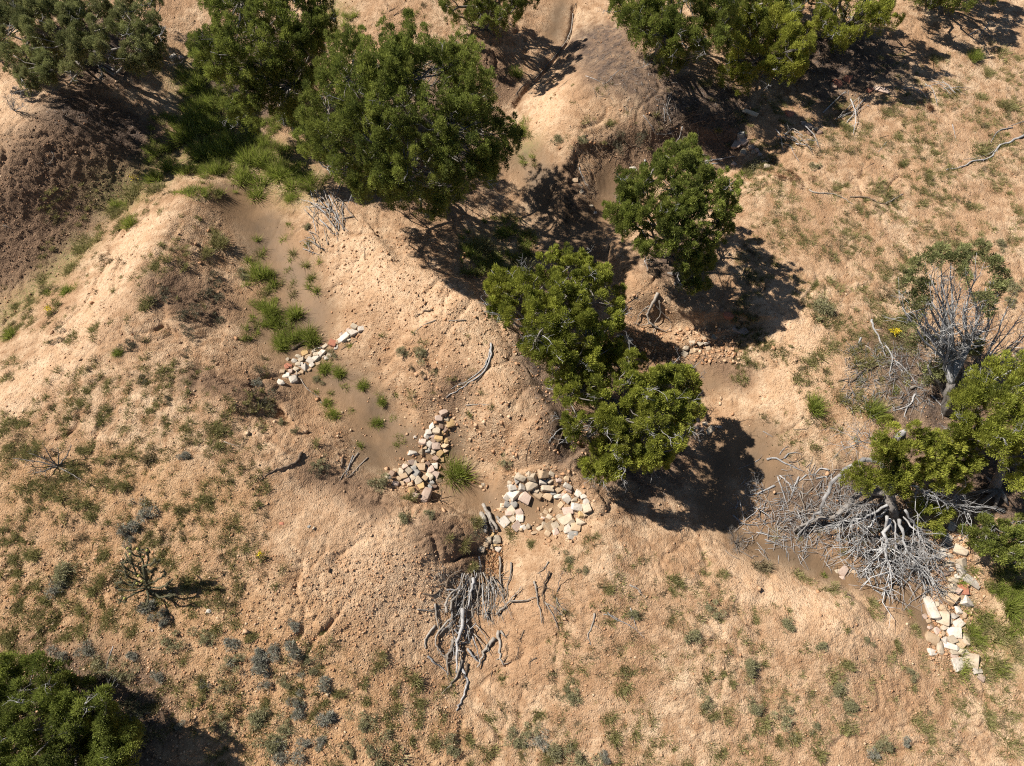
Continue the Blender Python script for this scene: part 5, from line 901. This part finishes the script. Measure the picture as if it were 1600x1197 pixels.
# logs at the pool
for p, r, lab in [([(755,790,.12),(766,808,.06),(777,829,.05)], .042, 'pale longer log leaning over the pool outlet'), ([(753,803,.08),(757,818,.05),(760,832,.03)], .055, 'thick shorter log at the pool outlet'), ([(759,802,.04),(767,820,.04),(772,832,.02)], .03, 'thin dark log wedged between the two pool logs'), ([(776,808,.03),(781,816,.02)], .03, 'short chunk of wood right of the pool logs')]:
    branch(p, r, lab, 'logs at the pool outlet', M_TAN, 0, tip=.85, name='log', cat='log', k=8)
OT = [([(767,537),(766,560),(752,585),(725,604),(697,622)], .03, 'long bowed branch lying on the central hump', M_SILV), ([(766,545),(758,572),(735,592),(705,608)], .02, 'second bowed branch inside the long one on the central hump', M_SILV), ([(764,570),(745,596),(722,606)], .015, 'inner thin branch of the bowed bundle on the central hump', M_ROOT), ([(728,633),(745,632),(768,633)], .013, 'thin straight stick under the bowed bundle', M_TAN),
 ([(676,485),(662,487),(650,494)], .03, 'thick dark root piece on the upper central hump', M_ROOT), ([(682,500),(662,508),(643,524)], .014, 'thin slanting stick below the dark root piece', M_TAN), ([(728,501),(700,501)], .02, 'short pale stick on the bare crest of the hump', M_TAN), ([(571,388),(569,405)], .016, 'small dark upright stick on the upper hump', M_ROOT),
 ([(887,671),(875,672),(864,682),(857,692)], .022, 'forked pale stick against the lower gully juniper', M_SILV), ([(880,675),(873,690),(868,704)], .028, 'dark stub against the lower gully juniper', M_ROOT), ([(830,688),(824,705),(822,720)], .012, 'thin root on the slope above the rock ring', M_ROOT),
 ([(472,708),(465,722),(445,730),(425,738),(405,752)], .035, 'dark wavy branch on the pale slope left of the diagonal dam', M_ROOT), ([(560,708),(548,725),(532,750)], .022, 'pale stick in the small twig bundle left of the diagonal dam', M_TAN), ([(552,712),(545,730),(540,745)], .018, 'thin stick in the small twig bundle left of the diagonal dam', M_SILV), ([(575,715),(560,730),(545,745)], .016, 'right stick in the small twig bundle left of the diagonal dam', M_TAN), ([(535,716),(533,730)], .03, 'short stub left of the small twig bundle', M_ROOT),
 ([(457,545),(472,538),(490,528)], .05, 'dark rotten log against the upper left rock dam', M_ROOT), ([(463,577),(466,595)], .014, 'thin upright stick at the foot of the upper left rock dam', M_TAN), ([(470,592),(480,608),(497,620),(502,632)], .010, 'thin curved twig below the upper left rock dam', M_TAN), ([(558,533),(545,540),(532,547)], .016, 'dark stick along the right end of the upper left rock dam', M_ROOT), ([(509,541),(488,547)], .018, 'pale stick laid along the upper left rock dam', M_SILV), ([(430,497),(440,504),(454,508)], .014, 'pale bent stick in the green channel clumps', M_SILV),
 ([(1600,212),(1580,222),(1562,228),(1545,248),(1520,253),(1500,262),(1478,266)], .035, 'long crooked grey branch at the upper right edge', M_SILV), ([(1582,200),(1560,205),(1548,222)], .02, 'upper fork of the long crooked grey branch', M_SILV), ([(1600,190),(1575,198)], .016, 'thin tip above the long crooked grey branch', M_SILV), ([(1560,232),(1535,245),(1505,250)], .018, 'side branch under the long crooked grey branch', M_TAN),
 ([(1264,297),(1275,302),(1300,303),(1318,310),(1332,319)], .022, 'left thin branch of the pair on the dotted plain', M_TAN), ([(1328,308),(1355,309),(1375,318),(1388,318)], .024, 'dark branch right of the thin one on the dotted plain', M_ROOT), ([(1384,318),(1398,311),(1411,303)], .022, 'short branch rising right on the dotted plain', M_TAN), ([(1488,195),(1494,220)], .013, 'thin pale stick in grass left of the crooked branch', M_SILV), ([(1388,212),(1375,215)], .011, 'tiny stick on the upper plain', M_ROOT), ([(1385,222),(1372,238)], .011, 'forked twig on the upper plain', M_SILV), ([(1365,255),(1350,264)], .010, 'little twig on the middle plain', M_ROOT),
 ([(895,22),(893,45),(883,68),(868,86),(862,92)], .024, 'pale root running along the crack beside the bare path', M_TAN), ([(868,88),(850,108),(840,120),(828,132)], .018, 'lower pale root in the crack beside the bare path', M_TAN), ([(900,5),(892,22)], .014, 'dark root at the top of the crack', M_ROOT), ([(905,20),(897,35)], .010, 'side root at the top of the crack', M_ROOT), ([(822,130),(812,138),(806,148)], .014, 'branching root end at the foot of the crack', M_TAN), ([(893,122),(872,138)], .010, 'thin dark stick on the mound right of the crack', M_ROOT), ([(915,119),(938,128)], .013, 'pale stick on the mound under the litter', M_SILV), ([(967,110),(950,128),(940,130)], .009, 'fine bent twig under the litter', M_SILV),
 ([(1085,248),(1100,254),(1120,250),(1148,245)], .035, 'thick pale curved log behind the pointed juniper', M_SILV), ([(1080,258),(1095,254)], .03, 'left piece of pale wood behind the pointed juniper', M_SILV), ([(1112,256),(1130,255)], .02, 'small pale stick under the curved log', M_SILV), ([(1088,240),(1105,244)], .022, 'thin upper stick above the curved log', M_TAN),
 ([(1005,180),(1013,190),(1022,206),(1026,212)], .012, 'pale arching root on the root tangle bank', M_SILV), ([(1026,210),(1040,210),(1052,206)], .012, 'level pale root on the root tangle bank', M_SILV), ([(1066,198),(1062,214),(1055,225)], .014, 'silver drooping root on the root tangle bank', M_SILV), ([(1140,174),(1128,190),(1120,205)], .014, 'thin slanting stick at the right end of the root tangle', M_ROOT), ([(1090,200),(1092,225)], .010, 'upright thin root at the right of the root tangle', M_TAN), ([(1008,250),(1004,270),(1004,285)], .025, 'pale stub in the alcove left of the pointed juniper', M_SILV), ([(905,262),(912,282),(922,298)], .014, 'pale root hanging on the bank edge by the alcove', M_SILV), ([(897,280),(908,290),(915,310)], .012, 'second hanging root on the bank edge by the alcove', M_TAN),
 ([(1330,595),(1345,582),(1362,568),(1374,560)], .035, 'dark charred looking branch left of the half dead juniper', M_ROOT), ([(1355,578),(1375,570)], .03, 'short dark limb beside the charred looking branch', M_ROOT), ([(1310,595),(1328,592)], .018, 'dark stick left of the charred looking branch', M_ROOT), ([(1362,500),(1364,512),(1378,540),(1383,558)], .03, 'long white branch lying left of the yellow flowers', M_SILV), ([(1383,540),(1394,560),(1390,580),(1391,592)], .022, 'lower white branch below the long white one', M_SILV), ([(1392,555),(1405,575),(1420,598)], .02, 'white branch slanting right in the twig litter', M_SILV), ([(1400,565),(1418,582),(1435,605)], .018, 'rightmost white branch in the twig litter', M_SILV), ([(1345,528),(1340,538)], .028, 'short grey stick above the twig litter', M_SILV), ([(1352,540),(1370,552)], .014, 'thin pale stick at the upper end of the twig litter', M_TAN), ([(1365,582),(1385,590)], .02, 'dark level stick in the twig litter', M_ROOT), ([(1430,616),(1418,635),(1395,642)], .024, 'pale forked branch below the twig litter', M_SILV), ([(1418,635),(1412,652)], .02, 'lower prong under the pale forked branch', M_SILV), ([(1455,618),(1470,635),(1472,645)], .018, 'pale stick at the foot of the half dead juniper', M_SILV), ([(1422,607),(1438,605)], .04, 'flat grey piece of wood in the twig litter', M_TAN),
 ([(1198,718),(1212,717),(1230,726),(1245,732)], .03, 'grey branch lying on silt above the twig spread', M_SILV), ([(1225,716),(1235,708),(1248,708)], .02, 'short curved stick above the grey branch', M_SILV), ([(1232,722),(1245,721),(1256,715)], .018, 'dark stick right of the grey branch', M_ROOT), ([(1218,710),(1222,704),(1230,697)], .014, 'forked pale twig near the grey branch', M_SILV), ([(1192,674),(1208,683)], .012, 'thin pale stick beside grass on the slope', M_SILV), ([(1180,722),(1188,716)], .012, 'little stick left of the grey branch', M_SILV), ([(1240,672),(1260,671)], .013, 'level dark stick beside grass on the slope', M_ROOT), ([(1314,690),(1320,706)], .015, 'pale stick on bare soil above the fallen limb', M_TAN), ([(1210,759),(1190,768),(1170,774)], .028, 'pale log end poking from shade at the twig spread', M_SILV),
 ([(1145,805),(1160,818),(1185,822)], .02, 'long pale branch at the left tip of the twig spread', M_SILV), ([(1182,832),(1210,838),(1238,840)], .016, 'lowest pale branch of the twig spread', M_SILV), ([(1195,843),(1220,852),(1240,858)], .016, 'bottom slanting branch of the twig spread', M_SILV), ([(1215,745),(1225,775),(1232,800)], .018, 'upright pale branch in the twig spread', M_SILV), ([(1218,743),(1232,755),(1238,770)], .018, 'right leaning pale branch in the twig spread', M_SILV), ([(1248,745),(1240,762),(1236,775)], .022, 'pale branch leaning left in the twig spread', M_SILV), ([(1260,742),(1248,752)], .02, 'short stick at the top of the twig spread', M_SILV), ([(1252,768),(1255,785)], .014, 'short upright stick in the twig spread', M_TAN), ([(1270,762),(1255,778)], .014, 'slanting stick in the twig spread', M_TAN), ([(1285,770),(1270,775)], .014, 'short pale stick right of the twig spread', M_SILV), ([(1295,735),(1283,732),(1272,742)], .024, 'pale elbow shaped branch above the fallen limb', M_SILV), ([(1275,748),(1300,742)], .022, 'pale branch under the elbow shaped one', M_SILV), ([(1270,830),(1292,826)], .03, 'tan branch piece below the fallen limb', M_TAN), ([(1330,838),(1352,862),(1368,872)], .022, 'tan branch below the snag at its left', M_TAN), ([(1342,850),(1350,868)], .03, 'short stub below the snag at its left', M_ROOT), ([(1262,836),(1258,858),(1246,862)], .016, 'curved stick hanging from the twig spread', M_SILV),
 ([(949,957),(962,968),(985,978),(1003,993)], .014, 'long pale twig of the small bough on the lower slope', M_SILV), ([(943,960),(958,963),(970,970)], .012, 'short twig of the small bough on the lower slope', M_SILV), ([(985,950),(990,968),(996,985)], .012, 'upright twig of the small bough on the lower slope', M_SILV), ([(984,914),(995,919),(1001,926)], .02, 'pale stick on the slope below the gully junipers', M_TAN), ([(997,923),(1012,937)], .008, 'thin end beside the pale stick', M_TAN),
 ([(510,318),(520,330),(528,345),(530,360)], .03, 'thickest grey branch of the pile left of the broadest juniper', M_SILV),
 ([(177,1010),(170,1030),(166,1045)], .012, 'bare twig standing above the lower left juniper', M_SILV), ([(80,236),(84,245),(76,256),(65,252)], .012, 'curved twig on the dark brown bank', M_TAN), ([(5,352),(20,358)], .010, 'pale twig low on the dark brown bank', M_TAN), ([(350,690),(380,700)], .011, 'thin stick on the left slope below the shaded bank', M_TAN),
 ([(608,18),(622,10)], .012, 'left twig at the top edge beside the small dark juniper', M_ROOT), ([(615,25),(632,12)], .012, 'middle twig at the top edge beside the small dark juniper', M_ROOT), ([(1545,36),(1535,50),(1530,56)], .014, 'pale twig at the upper right by the shade', M_SILV), ([(1540,54),(1565,64)], .013, 'pale stick at the upper right on tan soil', M_TAN), ([(1515,54),(1530,46)], .022, 'pale stub at the edge of the upper right shade', M_SILV), ([(1324,28),(1345,26)], .02, 'pale bare limb end beside the ragged juniper', M_SILV)]
for p, r, lab, m_ in OT: branch(p, r, lab, None, m_, 4 if len(p) > 2 else 1, .16)
def pile(n, cx, cy, rx, ry, ang, sp, ln, rr, lab, grp, m1=M_SILV, m2=M_TAN, ht=.15):
    for i in range(n):
        a0 = rng.uniform(0, 6.28); q = math.sqrt(rng.random()); x0 = cx+math.cos(a0)*q*rx; y0 = cy+math.sin(a0)*q*ry
        a_ = ang+rng.normal(0, sp)+(math.pi if rng.random() < .3 else 0); l = ln*rng.uniform(.5, 1.2); dx, dy = math.cos(a_)*l/2, math.sin(a_)*l/2; hb = rng.uniform(0, ht)
        branch([(x0-dx, y0-dy, hb), (x0+rng.normal(0, 2), y0+rng.normal(0, 2), hb+.03), (x0+dx, y0+dy, hb*.3)], rng.uniform(*rr), lab, grp, m1 if rng.random() < .6 else m2, 4, .15, k=4)
pile(34, 514, 335, 26, 30, 1.1, .75, 46, (.009, .022), 'grey branch in the pile left of the broadest juniper', 'grey branch pile left of the broadest juniper')
pile(10, 490, 385, 12, 14, .6, .8, 28, (.008, .014), 'thin branch in the small scatter below the grey pile', 'thin scatter below the grey pile')
pile(14, 1240, 222, 28, 20, .7, .6, 34, (.008, .022), 'silver branch in the left upper right brush pile', 'left brush pile at the upper right')
pile(9, 1322, 172, 26, 18, -.8, .5, 48, (.012, .03), 'grey limb in the right upper right brush pile', 'right brush pile at the upper right')
pile(8, 1460, 145, 40, 13, .35, .4, 42, (.008, .018), 'grey brush stem scattered below the ragged juniper', 'brush stems below the ragged juniper')
pile(12, 1080, 188, 42, 14, -.5, .5, 40, (.009, .018), 'dark root in the tangle along the alcove bank', 'roots tangled along the alcove bank', M_ROOT, M_ROOT)
pile(5, 1040, 170, 12, 16, 1.5, .3, 30, (.008, .014), 'pale upright root in the tangle top', 'pale roots at the top of the tangle')
pile(16, 1215, 815, 60, 28, .4, .7, 46, (.007, .014), 'thin branch strewn in the twig spread left of the snag', 'twig spread left of the snag')
def P3s(l): return [P3(*q) for q in l]
# exposed root claw on the bank
B = at(1022, 462); root = thing('exposed_root', B, 'claw shaped grey root hanging on the bank under the pointed juniper', 'root')
for p, r in [([(1028,458,.1),(1018,478,.16),(1012,492,.12),(1014,505,.1)], .045), ([(1020,472,.15),(1034,488,.12),(1046,500,.08)], .018), ([(1014,478,.14),(1000,490,.1),(994,506,.05)], .018), ([(1012,482,.12),(1006,486,.1),(1012,492,.1)], .02), ([(1014,503,.1),(1026,512,.1),(1040,518,.05)], .024), ([(1016,505,.1),(1005,508,.08),(990,504,.04)], .014), ([(1030,470,.1),(1032,490,.1),(1022,506,.08)], .022), ([(1040,518,.05),(1048,510,.05),(1044,495,.05)], .010), ([(1024,512,.06),(1020,525,.03)], .012)]:
    mb = MB(); P = smooth_path(P3s(p), 4, .008); mb.tube(P, np.linspace(r, r*.35, len(P)), 6); link('rootlet', mb.mesh('rootlet', M_TAN, B), parent=root)
# broken sapling at left, pale bush top left, twig bushes
def twigbush(px, py, tips, r, label, m_=M_SILV, nt=6, name='dead_sapling', cat='dead shrub', L=.2):
    B = at(px, py); root = thing(name, B, label, cat)
    for x, y, u in tips:
        mb = MB(); e = P3(x, y, u); P = smooth_path([B-np.array([0, 0, .03]), B*.5+e*.5+rng.normal(0, .03, 3), e], 4, .006); mb.tube(P, np.linspace(r, r*.3, len(P)), 5); twigs_from(mb, P, r*.35, nt, L, .6, 3, .1)
        link('stem', mb.mesh('stem', m_, B), parent=root)
twigbush(90, 728, [(20,716,.25),(45,708,.3),(70,698,.5),(90,700,.5),(112,695,.4),(50,740,.2),(125,748,.2),(70,735,.2)], .018, 'broken dead sapling with grey forked stems over olive grass at left', M_BARK)
twigbush(22, 172, [(8,150,.5),(18,146,.6),(28,150,.6),(36,160,.5),(12,160,.4),(30,168,.3),(22,155,.5)], .010, 'small silvery bare shrub on the pale hill at the left edge', M_SILV, 14)
twigbush(1195, 765, [(1165,755,.3),(1180,748,.4),(1172,768,.2)], .010, 'grey bare sapling at the edge of the gully juniper shadow', M_SILV, 10)
twigbush(1148, 850, [(1140,828,.3),(1150,825,.35),(1158,838,.3),(1143,845,.2),(1160,850,.2),(1150,860,.1)], .009, 'purplish grey bare shrub left of the twig spread', M_BARK, 14)
twigbush(688, 782, [(690,762,.3),(682,775,.2),(700,782,.15),(672,784,.1)], .012, 'three pronged bare stem standing in the silt pool', M_ROOT, 2)
twigbush(870, 930, [(882,890,.3),(862,915,.2),(868,960,.1),(885,955,.1)], .010, 'wispy bare sprig within the brushy bough right of the pile', M_BARK, 8)
# fine twig litter
def litter(n, box, flt, L, m_, label, name):
    mb = MB(); q = rng.uniform((box[0], box[1]), (box[2], box[3]), (n, 2)); P = at(q[:, 0], q[:, 1]); w_ = flt(P, q) > rng.random(n)
    for p in P[w_]:
        a_ = rng.uniform(0, 6.28); l = L*rng.uniform(.4, 1.3); e = p+np.array([math.cos(a_), math.sin(a_), 0])*l; e[2] = H(e[0], e[1])+rng.uniform(.01, .05); s_ = p+np.array([0, 0, .015]); mid = (s_+e)/2+rng.normal(0, .02, 3); mid[2] = max(mid[2], float(H(mid[0], mid[1]))+.01)
        mb.tube([s_, mid, e], [.006, .005, .003], 3)
    o = link(name, mb.mesh(name, m_)); tag(o, label, 'twigs', kind='stuff')
litter(1500, (1140, 730, 1420, 880), lambda P, q: np.exp(-(((q[:, 0]-1270)/110)**2+((q[:, 1]-808)/50)**2)), .3, M_SILV, 'fine silvery twig litter left of the snag', 'silver_twig_litter')
litter(700, (1320, 540, 1460, 640), lambda P, q: .7+0*q[:, 0], .25, M_SILV, 'pale fallen twigs on brown litter by the half dead juniper', 'pale_twig_litter')
litter(700, (900, 160, 1150, 270), lambda P, q: np.exp(-((q[:, 1]-(235-(q[:, 0]-900)*.15))/22)**2), .22, M_ROOT, 'dark hair roots along the alcove bank', 'hair_roots')
litter(900, (930, 40, 1420, 180), lambda P, q: mval('litter', P[:, 0], P[:, 1]), .16, M_BARK, 'grey twig crumbs under the upper right junipers', 'twig_crumbs')
litter(450, (880, 250, 930, 350), lambda P, q: .6+0*q[:, 0], .15, M_ROOT, 'dark rootlets on the bank edge', 'bank_rootlets')
litter(700, (1340, 830, 1480, 940), lambda P, q: np.exp(-(((q[:, 0]-1400)/60)**2+((q[:, 1]-860)/45)**2)), .25, M_SILV, 'silvery twigs fallen beneath the snag', 'snag_twigs')
litter(350, (680, 890, 790, 960), lambda P, q: .7+0*q[:, 0], .2, M_TAN, 'fine twigs under the big branch pile', 'pile_twigs')
litter(2600, (440, 0, 1120, 800), lambda P, q: mval('litter', P[:, 0], P[:, 1])**2*.8, .13, M_BARK, 'brown twig litter under the middle junipers', 'juniper_litter')
litter(900, (0, 0, 460, 200), lambda P, q: mval('litter', P[:, 0], P[:, 1])**2*.6, .13, M_BARK, 'brown twig litter under the top left junipers', 'twig_debris')
# things that read alike are told apart by their place, counted from the left
ORD = 'leftmost second third fourth fifth sixth seventh eighth ninth tenth eleventh twelfth thirteenth fourteenth fifteenth sixteenth seventeenth eighteenth nineteenth twentieth'.split()
TENS = {20: 'twenty', 30: 'thirty', 40: 'forty', 50: 'fifty', 60: 'sixty'}; ORDT = {20: 'twentieth', 30: 'thirtieth', 40: 'fortieth', 50: 'fiftieth', 60: 'sixtieth'}
ONE = 'first second third fourth fifth sixth seventh eighth ninth'.split()
def ordinal(n):
    if n <= 20: return ORD[n-1]
    return ORDT[n] if n % 10 == 0 else TENS[n//10*10]+'-'+ONE[n % 10-1]
by = {}
for o in bpy.data.objects:
    if o.parent is None and o.get('label') and o.get('kind') is None: by.setdefault(o['label'], []).append(o)
for lab, os_ in by.items():
    if len(os_) < 2: continue
    os_.sort(key=lambda o: float(project(np.array(o.location))[0]))
    for i, o in enumerate(os_): o['label'] = lab+(', leftmost' if i == 0 else ', '+ordinal(i+1)+' from left')
print('branches', NB[0], 'rocks', len(ROCKS), 'grass', ng, 'objects', len(bpy.data.objects))
